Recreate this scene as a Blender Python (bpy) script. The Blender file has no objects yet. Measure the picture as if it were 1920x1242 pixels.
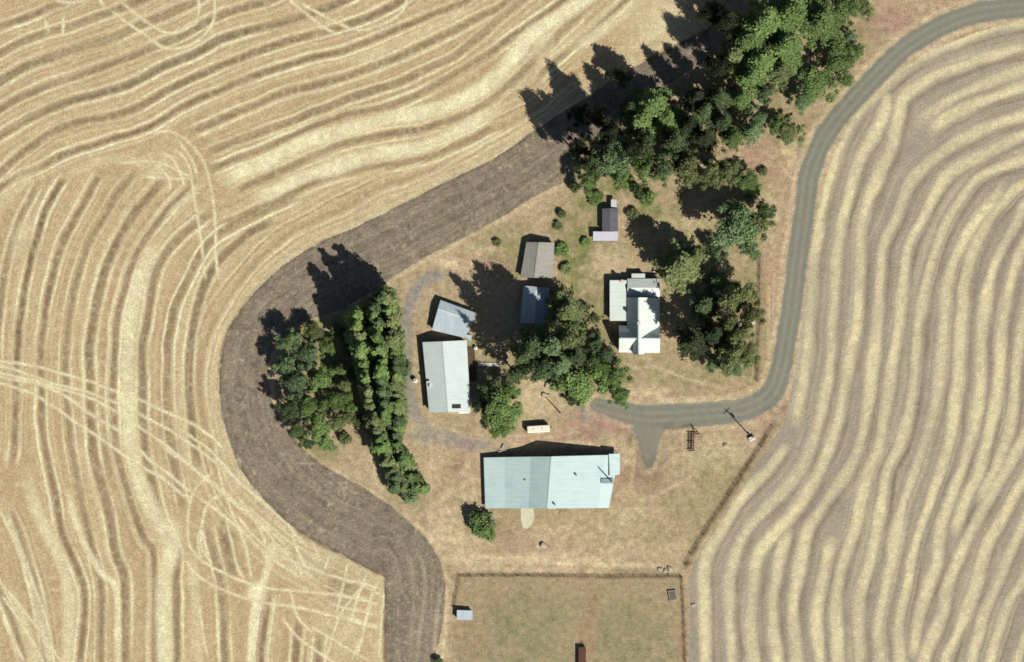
import bpy, bmesh, math, random
import numpy as np
from mathutils import Vector, Matrix

# ---------------------------------------------------------------- camera, sky, sun, exposure
S = 0.16                      # metres per photo pixel
CX, CY = 960.0, 621.0
def W(px, py, z=0.0):
    return Vector(((px - CX) * S, -(py - CY) * S, z))

sc = bpy.context.scene
col = sc.collection
CAM_H = 1500.0
cd = bpy.data.cameras.new("camera")
cam = bpy.data.objects.new("camera", cd); col.objects.link(cam)
cam.location = (0, 0, CAM_H)
cam.rotation_euler = (0, 0, 0)
cd.sensor_width = 36.0
cd.lens = 36.0 * CAM_H / (1920 * S)
cd.clip_start = 10; cd.clip_end = 20000
sc.camera = cam

SUN_EL = math.radians(46)
sdir = Vector((0.68, -0.733, 0)).normalized()          # horizontal direction towards the sun
world = bpy.data.worlds.new("World"); sc.world = world
world.use_nodes = True
nt = world.node_tree
sky = nt.nodes.new("ShaderNodeTexSky"); sky.sky_type = 'NISHITA'; sky.sun_disc = False
sky.sun_elevation = SUN_EL
sky.sun_rotation = math.atan2(sdir.x, sdir.y)
bg = nt.nodes["Background"]; bg.inputs[1].default_value = 0.05
nt.links.new(sky.outputs[0], bg.inputs[0])
sl = bpy.data.lights.new("sun", 'SUN'); sl.energy = 5.0; sl.angle = math.radians(0.5)
sl.color = (1.0, 0.97, 0.91)
sun = bpy.data.objects.new("sun", sl); col.objects.link(sun)
tosun = Vector((sdir.x * math.cos(SUN_EL), sdir.y * math.cos(SUN_EL), math.sin(SUN_EL)))
sun.rotation_euler = tosun.to_track_quat('Z', 'Y').to_euler()
sun.location = tosun * 400

sc.view_settings.view_transform = 'Standard'
sc.view_settings.look = 'None'
sc.view_settings.gamma = 1.0
sc.view_settings.exposure = 0.36
sc.render.engine = 'CYCLES'
sc.cycles.pixel_filter_type = 'BLACKMAN_HARRIS'
sc.cycles.filter_width = 1.7
sc.cycles.max_bounces = 5
sc.cycles.diffuse_bounces = 1

def lin(r, g, b, k=1.0):
    f = lambda c: ((c / 255 + 0.055) / 1.055) ** 2.4 if c > 10 else c / 255 / 12.92
    return (f(r) * k, f(g) * k, f(b) * k, 1.0)
KA = 0.62                     # sunlit picture value -> albedo
def alb(r, g, b): return lin(r, g, b, KA)

# ---------------------------------------------------------------- materials
def new_mat(name, rough=0.9, spec=0.2):
    m = bpy.data.materials.new(name); m.use_nodes = True
    b = m.node_tree.nodes["Principled BSDF"]
    b.inputs["Roughness"].default_value = rough
    b.inputs["Specular IOR Level"].default_value = spec
    return m, m.node_tree, b
def N(t, kind, **kw):
    n = t.nodes.new(kind)
    for k, v in kw.items(): setattr(n, k, v)
    return n
def mixc(t, fac, a, b, blend='MIX'):
    n = N(t, "ShaderNodeMix", data_type='RGBA', blend_type=blend)
    for i, v in ((0, fac), (6, a), (7, b)):
        if isinstance(v, (int, float)): n.inputs[i].default_value = v
        elif isinstance(v, tuple): n.inputs[i].default_value = v
        else: t.links.new(v, n.inputs[i])
    return n.outputs[2]
def noise(t, vec, scale, detail=3, rough=0.55):
    n = N(t, "ShaderNodeTexNoise"); n.inputs["Scale"].default_value = scale
    n.inputs["Detail"].default_value = detail; n.inputs["Roughness"].default_value = rough
    t.links.new(vec, n.inputs["Vector"]); return n.outputs["Fac"]
def maprange(t, v, a, b, c, d):
    n = N(t, "ShaderNodeMapRange"); t.links.new(v, n.inputs[0])
    for i, x in enumerate((a, b, c, d)): n.inputs[i + 1].default_value = x
    return n.outputs[0]
def mapping(t, vec, scale=(1, 1, 1), rot=(0, 0, 0)):
    n = N(t, "ShaderNodeMapping"); n.inputs["Scale"].default_value = scale
    n.inputs["Rotation"].default_value = rot
    t.links.new(vec, n.inputs["Vector"]); return n.outputs[0]

def ground_mat(name, base, alt, straw, dark, green, gravel, red, mott=(0.72, 1.3), fine=(0.75, 1.28), fs=1.9, bump=0.25, tint=None):
    m, t, b = new_mat(name, 0.95, 0.1)
    geo = N(t, "ShaderNodeNewGeometry").outputs["Position"]
    big = noise(t, geo, 0.09, 4, 0.6)
    mid = noise(t, geo, 0.55, 3, 0.6)
    fin = noise(t, geo, fs, 2, 0.6)
    c = mixc(t, maprange(t, big, 0.36, 0.64, 0, 1), base, alt)
    a1 = N(t, "ShaderNodeAttribute", attribute_name="cover")
    s1 = N(t, "ShaderNodeSeparateColor"); t.links.new(a1.outputs["Color"], s1.inputs[0])
    a2 = N(t, "ShaderNodeAttribute", attribute_name="cover_b")
    s2 = N(t, "ShaderNodeSeparateColor"); t.links.new(a2.outputs["Color"], s2.inputs[0])
    c = mixc(t, s2.outputs[0], c, gravel)
    c = mixc(t, s2.outputs[1], c, red)
    c = mixc(t, s1.outputs[2], c, green)
    c = mixc(t, s1.outputs[1], c, dark)
    c = mixc(t, s1.outputs[0], c, straw)
    f1 = maprange(t, mid, 0.3, 0.7, *mott)
    f2 = maprange(t, fin, 0.25, 0.75, *fine)
    mul = N(t, "ShaderNodeMath", operation='MULTIPLY'); t.links.new(f1, mul.inputs[0]); t.links.new(f2, mul.inputs[1])
    cc = N(t, "ShaderNodeCombineColor")
    for i in range(3): t.links.new(mul.outputs[0], cc.inputs[i])
    c = mixc(t, 1.0, c, cc.outputs[0], 'MULTIPLY')
    # slight pink / green drift of the dry ground
    drift = noise(t, mapping(t, geo, (1, 1, 1), (0, 0, 0.7)), 0.3, 2)
    c = mixc(t, maprange(t, drift, 0.35, 0.7, 0.0, 0.26), c, tint or lin(205, 150, 120, KA))
    gd = noise(t, mapping(t, geo, (1, 1, 1), (0, 0, 1.9)), 0.42, 2)
    c = mixc(t, maprange(t, gd, 0.45, 0.72, 0.0, 0.2), c, lin(168, 160, 112, KA))
    t.links.new(c, b.inputs["Base Color"])
    bp = N(t, "ShaderNodeBump"); bp.inputs["Strength"].default_value = bump; bp.inputs["Distance"].default_value = 0.5
    t.links.new(fin, bp.inputs["Height"]); t.links.new(bp.outputs[0], b.inputs["Normal"])
    return m

def plain_mat(name, c, rough=0.8, spec=0.3, var=0.25, scale=1.2, c2=None):
    m, t, b = new_mat(name, rough, spec)
    tc = N(t, "ShaderNodeTexCoord").outputs["Object"]
    f = noise(t, tc, scale, 4, 0.6)
    d = tuple(x * (1 - var) for x in c[:3]) + (1,)
    o = mixc(t, maprange(t, f, 0.35, 0.68, 0, 1), c, c2 or d)
    t.links.new(o, b.inputs["Base Color"]); return m

def roof_mat(name, c, stain, axis='x', rough=0.55, rib=1.1, amount=0.5):
    """Sheet-metal roofing: seams every rib metres, weather streaks down the slope and patches of staining."""
    m, t, b = new_mat(name, rough, 0.35)
    tc = N(t, "ShaderNodeTexCoord").outputs["Object"]
    sx = (0.12, 1.6, 1) if axis == 'x' else (1.6, 0.12, 1)
    st = noise(t, mapping(t, tc, sx), 0.9, 3)
    pt = noise(t, tc, 0.22, 4, 0.65)
    fi = noise(t, tc, 2.2, 2)
    o = mixc(t, maprange(t, st, 0.42, 0.72, 0, amount), c, stain)
    o = mixc(t, maprange(t, pt, 0.48, 0.72, 0, amount), o, stain)
    w = N(t, "ShaderNodeTexWave", wave_type='BANDS', bands_direction='Y' if axis == 'x' else 'X')
    w.inputs["Scale"].default_value = 1.0 / rib / 3.1; w.inputs["Distortion"].default_value = 0.0
    t.links.new(tc, w.inputs["Vector"])
    o = mixc(t, maprange(t, w.outputs["Fac"], 0.9, 1.0, 0, 0.07), o, stain)
    o = mixc(t, maprange(t, fi, 0.55, 0.8, 0, 0.25), o, stain)
    t.links.new(o, b.inputs["Base Color"])
    bp = N(t, "ShaderNodeBump"); bp.inputs["Strength"].default_value = 0.1; bp.inputs["Distance"].default_value = 0.05
    t.links.new(w.outputs["Fac"], bp.inputs["Height"]); t.links.new(bp.outputs[0], b.inputs["Normal"])
    return m

def leaf_mat(name, c, c2, c3):
    m, t, b = new_mat(name, 0.75, 0.2)
    tc = N(t, "ShaderNodeTexCoord").outputs["Object"]
    oi = N(t, "ShaderNodeObjectInfo").outputs["Random"]
    add = N(t, "ShaderNodeVectorMath", operation='ADD'); t.links.new(tc, add.inputs[0]); 
    sc_ = N(t, "ShaderNodeVectorMath", operation='SCALE'); sc_.inputs[0].default_value = (37, 19, 53); t.links.new(oi, sc_.inputs["Scale"])
    t.links.new(sc_.outputs[0], add.inputs[1])
    f = noise(t, add.outputs[0], 0.55, 3, 0.6)
    o = mixc(t, maprange(t, f, 0.38, 0.66, 0, 1), c, c2)
    g = noise(t, add.outputs[0], 1.7, 2, 0.6)
    o = mixc(t, maprange(t, g, 0.55, 0.75, 0, 0.8), o, c3)
    hs = N(t, "ShaderNodeHueSaturation"); t.links.new(o, hs.inputs["Color"])
    t.links.new(maprange(t, oi, 0, 1, 0.75, 1.25), hs.inputs["Value"])
    t.links.new(hs.outputs[0], b.inputs["Base Color"])
    tr = N(t, "ShaderNodeBsdfTranslucent"); t.links.new(hs.outputs[0], tr.inputs[0])
    ms = N(t, "ShaderNodeMixShader"); ms.inputs[0].default_value = 0.18
    t.links.new(b.outputs[0], ms.inputs[1]); t.links.new(tr.outputs[0], ms.inputs[2])
    t.links.new(ms.outputs[0], t.nodes["Material Output"].inputs[0])
    return m

# ---------------------------------------------------------------- ground raster helpers
rng = np.random.default_rng(7)
G = 2.0
MX0, MX1, MY0, MY1 = -120, 2040, -120, 1362
xs = np.arange(MX0, MX1 + G, G); ys = np.arange(MY0, MY1 + G, G)
PX, PY = np.meshgrid(xs, ys)
H_, W_ = PX.shape

def vnoise(X, Y, scale, seed):
    r = np.random.default_rng(seed); T = r.random((256, 256))
    u = X / scale + 1000; v = Y / scale + 1000
    i = np.floor(u).astype(int); j = np.floor(v).astype(int)
    fu = u - i; fv = v - j
    fu = fu * fu * (3 - 2 * fu); fv = fv * fv * (3 - 2 * fv)
    a = T[j % 256, i % 256]; b = T[j % 256, (i + 1) % 256]
    c = T[(j + 1) % 256, i % 256]; d = T[(j + 1) % 256, (i + 1) % 256]
    return (a * (1 - fu) + b * fu) * (1 - fv) + (c * (1 - fu) + d * fu) * fv
def fbm(X, Y, scale, seed):
    return 0.55 * vnoise(X, Y, scale, seed) + 0.3 * vnoise(X, Y, scale / 2.1, seed + 1) + 0.15 * vnoise(X, Y, scale / 4.3, seed + 2)

def smooth_line(pts, step=7.0):
    P = [np.array(p, float) for p in pts]
    if len(P) < 3: return np.array(P) if len(P) < 2 else np.array([P[0] + (P[1] - P[0]) * t for t in np.linspace(0, 1, max(2, int(np.linalg.norm(P[1] - P[0]) / step)))])
    P = [2 * P[0] - P[1]] + P + [2 * P[-1] - P[-2]]
    out = []
    for k in range(1, len(P) - 2):
        p0, p1, p2, p3 = P[k - 1:k + 3]
        n = max(2, int(np.linalg.norm(p2 - p1) / step))
        for t in np.linspace(0, 1, n, endpoint=False):
            out.append(0.5 * (2 * p1 + (p2 - p0) * t + (2 * p0 - 5 * p1 + 4 * p2 - p3) * t * t + (3 * p1 - p0 - 3 * p2 + p3) * t ** 3))
    out.append(P[-2]); return np.array(out)

WX = PX + (vnoise(PX, PY, 34, 91) - 0.5) * 3.4 + (vnoise(PX, PY, 9, 92) - 0.5) * 0.9
WY = PY + (vnoise(PX, PY, 34, 93) - 0.5) * 3.4 + (vnoise(PX, PY, 9, 94) - 0.5) * 0.9
def line_dist(pts, R, wob=True):
    """signed distance (px) to a smooth polyline, within R; also the arc length along it"""
    L = smooth_line(pts)
    D = np.full((H_, W_), 1e4); Sg = np.ones((H_, W_)); A = np.zeros((H_, W_))
    acc = 0.0
    X_, Y_ = (WX, WY) if wob else (PX, PY)
    for a, b in zip(L[:-1], L[1:]):
        d = b - a; ln = np.linalg.norm(d)
        if ln < 1e-6: continue
        x0 = min(a[0], b[0]) - R - 6; x1 = max(a[0], b[0]) + R + 6; y0 = min(a[1], b[1]) - R - 6; y1 = max(a[1], b[1]) + R + 6
        i0 = max(0, int((x0 - MX0) / G)); i1 = min(W_, int((x1 - MX0) / G) + 2)
        j0 = max(0, int((y0 - MY0) / G)); j1 = min(H_, int((y1 - MY0) / G) + 2)
        if i0 < i1 and j0 < j1:
            X = X_[j0:j1, i0:i1]; Y = Y_[j0:j1, i0:i1]
            t = np.clip(((X - a[0]) * d[0] + (Y - a[1]) * d[1]) / ln ** 2, 0, 1)
            ex = X - a[0] - t * d[0]; ey = Y - a[1] - t * d[1]
            dd = np.hypot(ex, ey); s = np.sign(d[0] * ey - d[1] * ex)
            V = D[j0:j1, i0:i1]; m = dd < V
            V[m] = dd[m]; Sg[j0:j1, i0:i1][m] = s[m]; A[j0:j1, i0:i1][m] = (acc + t * ln)[m]
        acc += ln
    return D, D * Sg, A, acc

def inpoly(X, Y, poly):
    c = np.zeros(X.shape, bool); n = len(poly)
    for k in range(n):
        (x1, y1), (x2, y2) = poly[k], poly[(k + 1) % n]
        if y1 == y2: continue
        m = ((y1 > Y) != (y2 > Y)) & (X < (x2 - x1) * (Y - y1) / (y2 - y1) + x1)
        c ^= m
    return c

straw = np.zeros((H_, W_)); dark = np.zeros((H_, W_)); green = np.zeros((H_, W_))
gravel = np.zeros((H_, W_)); red = np.zeros((H_, W_))
def put(arr, v):
    np.maximum(arr, v, out=arr)
def fade(A, L, e=30):
    return np.clip(A / e, 0, 1) * np.clip((L - A) / e, 0, 1)

# ---------------------------------------------------------------- left stubble field: harvest passes
dark_lines = [
 [(-110,95),(0,51),(51,32),(95,14),(140,-6),(230,-60)],
 [(-110,150),(0,101),(57,74),(128,51),(189,30),(243,10),(270,0),(380,-60)],
 [(-110,212),(0,152),(68,118),(135,95),(203,74),(264,47),(325,22),(365,3),(470,-60)],
 [(-110,285),(0,203),(68,169),(112,152),(186,128),(247,105),(291,86),(338,68),(406,32),(473,10),(507,0),(640,-60)],
 [(-110,340),(0,257),(68,216),(135,189),(203,172),(243,159),(304,125),(365,101),(423,71),(507,47),(575,27),(640,3),(760,-60)],
 [(-110,420),(0,324),(68,267),(135,233),(203,220),(254,203),(321,166),(389,135),(473,101),(575,68),(640,51),(720,20),(790,-20)],
 [(-60,390),(30,335),(68,318),(135,284),(203,264),(281,237),(338,203),(406,172),(490,139),(575,112),(640,97),(741,57),(843,14),(877,0),(960,-60)],
 [(352,252),(423,220),(490,193),(541,172),(640,147),(725,115),(809,78),(910,27),(944,10),(1000,-40)],
 [(382,287),(440,266),(541,230),(640,190),(735,160),(800,130),(860,100),(927,44),(980,0),(1030,-50)],
 [(389,318),(473,287),(558,252),(640,218),(735,196),(843,145),(944,81),(1029,20),(1056,0),(1100,-50)],
 [(400,430),(470,398),(558,357),(640,325),(758,304),(826,287),(880,262),(940,230)],
 [(430,365),(520,325),(600,288),(640,272),(741,250),(809,237),(910,196),(978,135),(1079,34),(1113,0),(1150,-40)],
 [(1000,165),(1022,132),(1079,84),(1130,44),(1174,0),(1210,-40)],
 [(75,335),(61,368),(44,400),(24,451),(7,518),(-2,600),(-10,720)],
 [(130,325),(110,350),(85,400),(64,468),(47,535),(34,637),(30,677),(28,820),(20,880)],
 [(200,318),(182,338),(162,372),(142,412),(115,461),(91,552),(79,637),(78,704),(81,820),(102,922),(119,1007),(149,1075),(160,1125),(150,1242),(145,1360)],
 [(262,316),(247,331),(220,365),(199,400),(162,468),(142,535),(128,620),(123,704),(132,820),(149,922),(166,990),(180,1058),(190,1109),(190,1242),(190,1360)],
 [(320,320),(304,338),(270,379),(250,402),(210,474),(186,545),(169,637),(169,704),(172,820),(183,888),(204,966),(217,1041),(234,1092),(234,1242),(230,1360)],
 [(370,340),(338,368),(311,400),(260,468),(230,552),(216,637),(215,820),(245,939),(268,1007),(289,1051),(289,1242),(290,1360)],
 [(400,395),(338,444),(297,501),(277,586),(267,670),(269,820),(285,905),(299,966),(325,1025),(330,1060),(330,1242),(328,1360)],
 [(570,362),(483,402),(399,447),(355,518),(325,586),(314,670),(318,820),(333,905),(343,960)],
 [(520,412),(456,446),(396,512),(365,603),(355,704),(362,820),(374,890)],
 [(384,973),(401,1041),(418,1126),(421,1242),(425,1360)],
 [(10,949),(37,1007),(58,1075),(75,1143),(88,1228),(100,1360)],
 [(-60,1000),(-10,1090),(30,1180),(60,1300),(70,1360)],
 [(505,1105),(495,1180),(490,1242),(488,1360)], [(564,1150),(556,1200),(552,1260),(548,1360)], [(601,1170),(596,1250),(594,1360)],
]
rl = random.Random(4)
core_l = np.zeros((H_, W_))
for k, L in enumerate(dark_lines):
    D, sd, A, ln = line_dist(L, 34)
    f = fade(A, ln) * (D < 34)
    am = 0.62 + 0.38 * np.clip(vnoise(A, A * 0 + k * 7.3, 90, 300 + k) * 1.35, 0, 1)
    w = rl.uniform(5.0, 7.5)
    put(dark, f * am * rl.uniform(0.75, 1.0) * np.exp(-(D / w) ** 4))
    for s in (-1, 1):
        off = rl.uniform(9.5, 13) * s; pa = rl.uniform(0.6, 1.0)
        am2 = np.clip(vnoise(A, A * 0 + s * 3.1 + k, 80, 400 + k) * 1.2 + 0.15, 0, 1)
        put(straw, f * am2 * pa * np.exp(-((sd - off) / rl.uniform(2.4, 3.4)) ** 2))
    hard = np.exp(-(D / (w * 1.15)) ** 4) * f * am
    core_l = np.maximum(core_l, hard)
    prof = np.interp(sd, np.linspace(-34, 34, 20), np.random.default_rng(50 + k).random(20))
    win = np.clip(1 - D / 34, 0, 1) ** 0.5
    put(straw, f * win * np.clip(prof - 0.5, 0, 1) * 1.05)
    put(dark, f * win * np.clip(0.38 - prof, 0, 1) * 0.9)

# passes hugging the ploughed strip
edge_line = [(1130,165),(1060,207),(1003,245),(920,300),(850,335),(760,380),(690,415),(600,455),(550,485),(500,525),(460,570),(430,620),(415,670),(411,720),(417,780),(430,830),(455,885),(490,930),(540,980),(600,1020),(660,1050),(722,1085)]
D, sd, A, ln = line_dist(edge_line, 112)
Dw = D + (vnoise(PX, PY, 90, 61) - .5) * 26 * np.clip(D / 60, 0, 1) + (vnoise(A, A * 0, 120, 62) - .5) * 8
kn = np.arange(0, 130, 4.3); pr = np.random.default_rng(64).random(len(kn))
ed = np.interp(Dw, kn, pr); brk = 0.45 + 0.75 * vnoise(A, Dw * 2.2, 55, 63)
far = np.clip((112 - D) / 30, 0, 1) * fade(A, ln, 60)
put(straw, far * np.clip(ed - 0.5, 0, 1) * 1.5 * brk)
put(dark, far * np.clip(0.45 - ed, 0, 1) * 1.15 * brk * np.clip(D / 14, 0, 1))
straw *= 1 - 0.85 * core_l
bright_bands = [([(406,343),(490,309),(575,266),(640,247),(741,220),(826,203),(910,162),(961,108),(995,68),(1050,30),(1096,0),(1150,-50)], 15, 1.0),
 ([(456,384),(541,346),(590,325),(640,306),(708,287),(809,270),(910,216),(958,193)], 13, 0.85),
 ([(580,330),(640,310),(720,285)], 16, 0.9), ([(585,262),(700,232),(800,210)], 10, 0.8),
 ([(300,440),(291,451),(254,552),(240,637),(243,820),(262,900),(300,985),(322,1015),(306,1110),(310,1240),(310,1360)], 16, 0.8),
 ([(1050,110),(1110,70),(1170,25),(1230,-30)], 12, 0.55), ([(1150,110),(1210,70),(1290,10)], 16, 0.5),
 ([(20,500),(40,440),(70,390)], 14, 0.5), ([(45,880),(70,960),(110,1040),(128,1110),(128,1242),(128,1360)], 13, 0.65),
 ([(120,900),(150,1000),(190,1075),(215,1100),(222,1180),(218,1360)], 7, 0.8),
 ([(0,930),(25,1000),(60,1100),(95,1242),(110,1360)], 8, 0.6), ([(0,1080),(50,1180),(80,1300)], 10, 0.5),
 ([(353,1010),(365,1100),(370,1242),(370,1360)], 12, 0.45), ([(520,1020),(495,1085),(480,1130),(470,1242),(465,1360)], 8, 0.9),
 ([(400,330),(340,380),(300,430)], 8, 0.6), ([(100,300),(30,350),(-30,420)], 16, 0.35), ([(640,130),(760,80),(860,25),(910,0)], 10, 0.4),
 ([(300,330),(250,300),(180,305),(90,345)], 10, 0.35)]
for k, (L, w, a) in enumerate(bright_bands):
    D, sd, A, ln = line_dist(L, 40)
    am = 0.45 + 0.75 * fbm(PX, PY, 36, 600 + k)
    put(straw, fade(A, ln, 50) * np.clip(am, 0, 1) * a * np.exp(-(D / w) ** 4))
    dark *= 1 - 0.75 * fade(A, ln, 50) * a * np.exp(-(D / w) ** 4)

tracks = [
 [(-110,655),(0,677),(85,691),(152,711),(220,735),(287,762),(372,802),(430,850)],
 [(-110,670),(0,686),(85,714),(169,738),(250,770),(330,815),(420,880),(500,950),(560,1000)],
 [(-110,690),(0,706),(101,731),(169,775),(237,820),(290,870),(370,930),(440,985),(500,1040),(570,1090)],
 [(-110,700),(0,718),(85,752),(182,820),(240,858),(300,895),(360,940)],
 [(-110,680),(0,699),(90,722),(180,752),(260,800),(330,850),(400,910),(470,970),(520,1020),(575,1090)],
 [(300,835),(400,905),(470,965),(540,1025)], [(330,800),(400,850),(450,905),(520,965),(580,1030)],
 [(406,881),(367,915),(353,956),(353,1010),(367,1041),(408,1068),(493,1102),(600,1112),(700,1125)],
 [(425,925),(390,945),(378,985),(380,1030),(400,1060)],
 [(340,1044),(374,1082),(425,1109),(482,1129),(560,1140),(640,1160),(715,1180)],
 [(401,840),(421,922),(459,1024),(472,1092)], [(442,922),(493,1007),(503,1075)], [(420,960),(445,1060),(462,1090)],
 [(526,1153),(557,1194),(611,1234),(660,1262)], [(574,1170),(640,1210),(700,1242)], [(540,1100),(560,1160),(590,1190)],
 [(372,1120),(390,1240)], [(405,1100),(412,1242)], [(384,960),(372,1010),(380,1060)],
 [(203,17),(250,51),(291,81),(318,91),(355,85),(385,64),(402,27),(402,-60)],
 [(223,0),(270,37),(314,63),(355,51),(372,30),(372,-60)], [(203,17),(160,-30)], [(223,0),(190,-40)],
 [(281,250),(321,247),(358,270),(385,311),(399,365),(402,420),(405,470),(412,530)],
 [(294,287),(321,294),(341,331),(345,360)], [(320,275),(350,300),(360,340),(372,420),(380,480),(388,530)],
 [(215,305),(294,304),(365,335)], [(255,331),(330,334),(365,335)], [(290,302),(318,338),(315,365)], [(330,260),(360,300),(372,340)],
 [(560,5),(610,30),(660,55),(700,52),(745,30),(765,0),(770,-50)], [(530,-10),(600,45),(640,70)], [(720,10),(750,-20)],
 [(80,25),(92,60),(90,70)], [(120,20),(118,60),(112,80)], [(95,0),(130,5),(170,0)],
 [(655,1050),(640,1110),(630,1160)], [(690,1065),(668,1130),(655,1180)], [(712,1080),(690,1140),(668,1242)], [(722,1090),(716,1170),(710,1242)],
 [(630,1085),(700,1100),(722,1105)], [(615,1110),(720,1135)], [(610,1130),(720,1158)], [(620,1150),(720,1178)], [(600,1075),(660,1090),(722,1120)],
 [(690,1090),(640,1150),(610,1242)], [(700,1120),(660,1242)],
 [(440,960),(480,1010),(540,1050),(620,1080)], [(545,985),(560,1040),(580,1080)], [(585,1010),(600,1060)], [(620,1030),(605,1080)],
 [(0,1090),(80,1190),(130,1260)], [(0,1110),(60,1200),(95,1270)], [(0,1150),(50,1250)], [(-5,950),(40,1040),(90,1170),(105,1260)],
]
for k, L in enumerate(tracks):
    D, sd, A, ln = line_dist(L, 10)
    am = 0.6 + 0.4 * vnoise(A, A * 0 + k, 26, 700 + k)
    put(straw, fade(A, ln, 18) * am * 0.9 * np.exp(-(D / 2.9) ** 2))
    dark *= 1 - 0.8 * fade(A, ln, 18) * np.exp(-(D / 3.5) ** 2)
# trampled pale turning places
for (x, y, rx, ry, a) in [(320,1010,26,40,.55),(480,1115,18,26,.8),(520,1035,30,22,.6),(305,310,45,30,.3),(580,1060,50,40,.35),(450,900,40,30,.3),(640,300,60,22,.35),(1010,75,28,40,.5),(1240,40,60,50,.4),(640,1180,50,60,.3)]:
    r2 = ((WX - x) / rx) ** 2 + ((WY - y) / ry) ** 2
    put(straw, a * np.exp(-r2 ** 1.5) * (0.5 + fbm(PX, PY, 18, 81)))
for (x, y, rx, ry, a) in [(425,1010,16,40,.8),(405,1065,14,14,.8),(435,1055,12,30,.7),(330,850,14,40,.5),(120,445,10,20,.7),(200,860,14,50,.5),(605,1045,14,12,.6),(640,1110,30,40,.5)]:
    r2 = ((WX - x) / rx) ** 2 + ((WY - y) / ry) ** 2
    put(dark, a * np.exp(-r2 ** 2) * (1 - straw))

# ---------------------------------------------------------------- right field: straw windrows
rows = [
 [(2040,20),(1920,42),(1840,61),(1738,101),(1664,155),(1589,243),(1562,314),(1537,410),(1525,500),(1517,603),(1508,700),(1492,790),(1484,805)],
 [(1664,162),(1660,210),(1637,257),(1610,304),(1580,410),(1567,500),(1561,603),(1554,704),(1530,806),(1497,888),(1443,946),(1392,1010),(1368,1082),(1368,1160),(1372,1242),(1372,1360)],
 [(2040,66),(1920,90),(1840,110),(1755,142),(1697,179),(1684,220),(1670,280),(1643,338),(1617,410),(1612,500),(1605,603),(1588,704),(1562,820),(1525,902),(1484,966),(1423,1037),(1412,1092),(1406,1160),(1412,1242),(1412,1360)],
 [(2040,105),(1920,132),(1806,176),(1738,216),(1715,240)],
 [(2040,130),(1920,162),(1840,192),(1772,223),(1735,253)],
 [(2040,185),(1920,216),(1856,237),(1789,270),(1738,311),(1704,348),(1680,410),(1655,470),(1645,603),(1633,720),(1616,820),(1586,888),(1531,966),(1511,1007),(1497,1075),(1487,1143),(1494,1228),(1500,1360)],
 [(2040,220),(1920,253),(1850,287),(1789,318),(1758,355),(1731,410),(1702,470),(1686,603),(1670,704),(1650,827),(1626,888),(1606,983),(1582,1051),(1569,1109),(1569,1177),(1572,1242),(1572,1360)],
 [(2040,270),(1920,301),(1856,321),(1816,352),(1775,419),(1748,490),(1723,603),(1712,720),(1692,820),(1660,888),(1650,963),(1633,1041),(1613,1109),(1609,1177),(1613,1242),(1613,1360)],
 [(1885,335),(1866,372),(1830,415),(1785,500),(1770,603),(1757,740),(1738,815),(1711,898),(1687,969),(1677,1024),(1660,1109),(1647,1177),(1650,1242),(1650,1360)],
 [(2000,320),(1920,345),(1885,375),(1850,420),(1815,500),(1802,603),(1797,704),(1783,815),(1755,905),(1728,983),(1711,1041),(1698,1109),(1684,1177),(1688,1242),(1690,1360)],
 [(2000,345),(1930,375),(1905,420),(1862,500),(1843,603),(1836,740),(1820,825),(1793,908),(1766,983),(1755,1058),(1738,1109),(1722,1160),(1710,1242)],
 [(2000,390),(1940,430),(1900,510),(1880,603),(1870,740),(1855,806),(1834,888),(1808,945),(1785,1010)],
 [(2000,450),(1945,530),(1919,603),(1905,700),(1893,806),(1860,890),(1830,950)],
 [(2040,640),(1960,740),(1920,820),(1874,898),(1837,966),(1803,1037),(1779,1092),(1769,1143),(1742,1211),(1732,1242),(1715,1360)],
 [(2040,720),(1960,830),(1920,898),(1881,966),(1850,1024),(1830,1092),(1810,1153),(1772,1242),(1750,1360)],
 [(2040,800),(1960,910),(1920,983),(1891,1041),(1864,1109),(1844,1160),(1820,1242),(1800,1360)],
 [(2040,900),(1960,1020),(1920,1085),(1888,1143),(1857,1242),(1840,1360)],
 [(2040,1010),(1960,1130),(1925,1190),(1900,1260),(1880,1360)],
 [(1484,820),(1443,878),(1392,932),(1338,1020),(1321,1058),(1322,1150),(1324,1242),(1324,1360)],
 [(1480,983),(1465,1037),(1450,1109),(1450,1177),(1457,1242),(1457,1360)],
 [(1572,1007),(1555,1031),(1538,1109),(1531,1177),(1538,1242),(1540,1360)],
 [(1650,980),(1632,1050),(1610,1140)],
]
fr = np.zeros((H_, W_))
rstraw = np.zeros((H_, W_)); rdark = np.zeros((H_, W_))
for k, L in enumerate(rows):
    D, sd, A, ln = line_dist(L, 30)
    f = fade(A, ln, 35)
    am = 0.55 + 0.5 * vnoise(A, A * 0 + k, 80, 800 + k)
    w = 7.5 + 5.5 * vnoise(A, A * 0 + k, 60, 840 + k)
    put(rstraw, f * np.clip(am, 0, 1) * 0.95 * np.exp(-(np.abs(sd) / w) ** 3))
    put(rdark, f * 0.75 * np.exp(-((sd + 17) / 7) ** 2) * (0.5 + vnoise(A, A * 0 + k, 40, 860 + k)))
    prof = np.interp(sd, np.linspace(-30, 30, 18), np.random.default_rng(150 + k).random(18))
    put(rstraw, f * np.clip(1 - D / 30, 0, 1) ** .5 * np.clip(prof - 0.45, 0, 1) * 0.85 * (0.4 + vnoise(A, A * 0 + k, 60, 880 + k)))
    put(rdark, f * np.clip(1 - D / 30, 0, 1) ** .5 * np.clip(0.4 - prof, 0, 1) * 1.2)
rstraw *= 0.62 + 0.75 * fbm(PX, PY, 9, 31); rdark *= (1 - np.clip(rstraw, 0, 1))
rstraw = np.clip(rstraw * (0.75 + 0.5 * fbm(PX, PY, 90, 33)), 0, 1)

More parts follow.
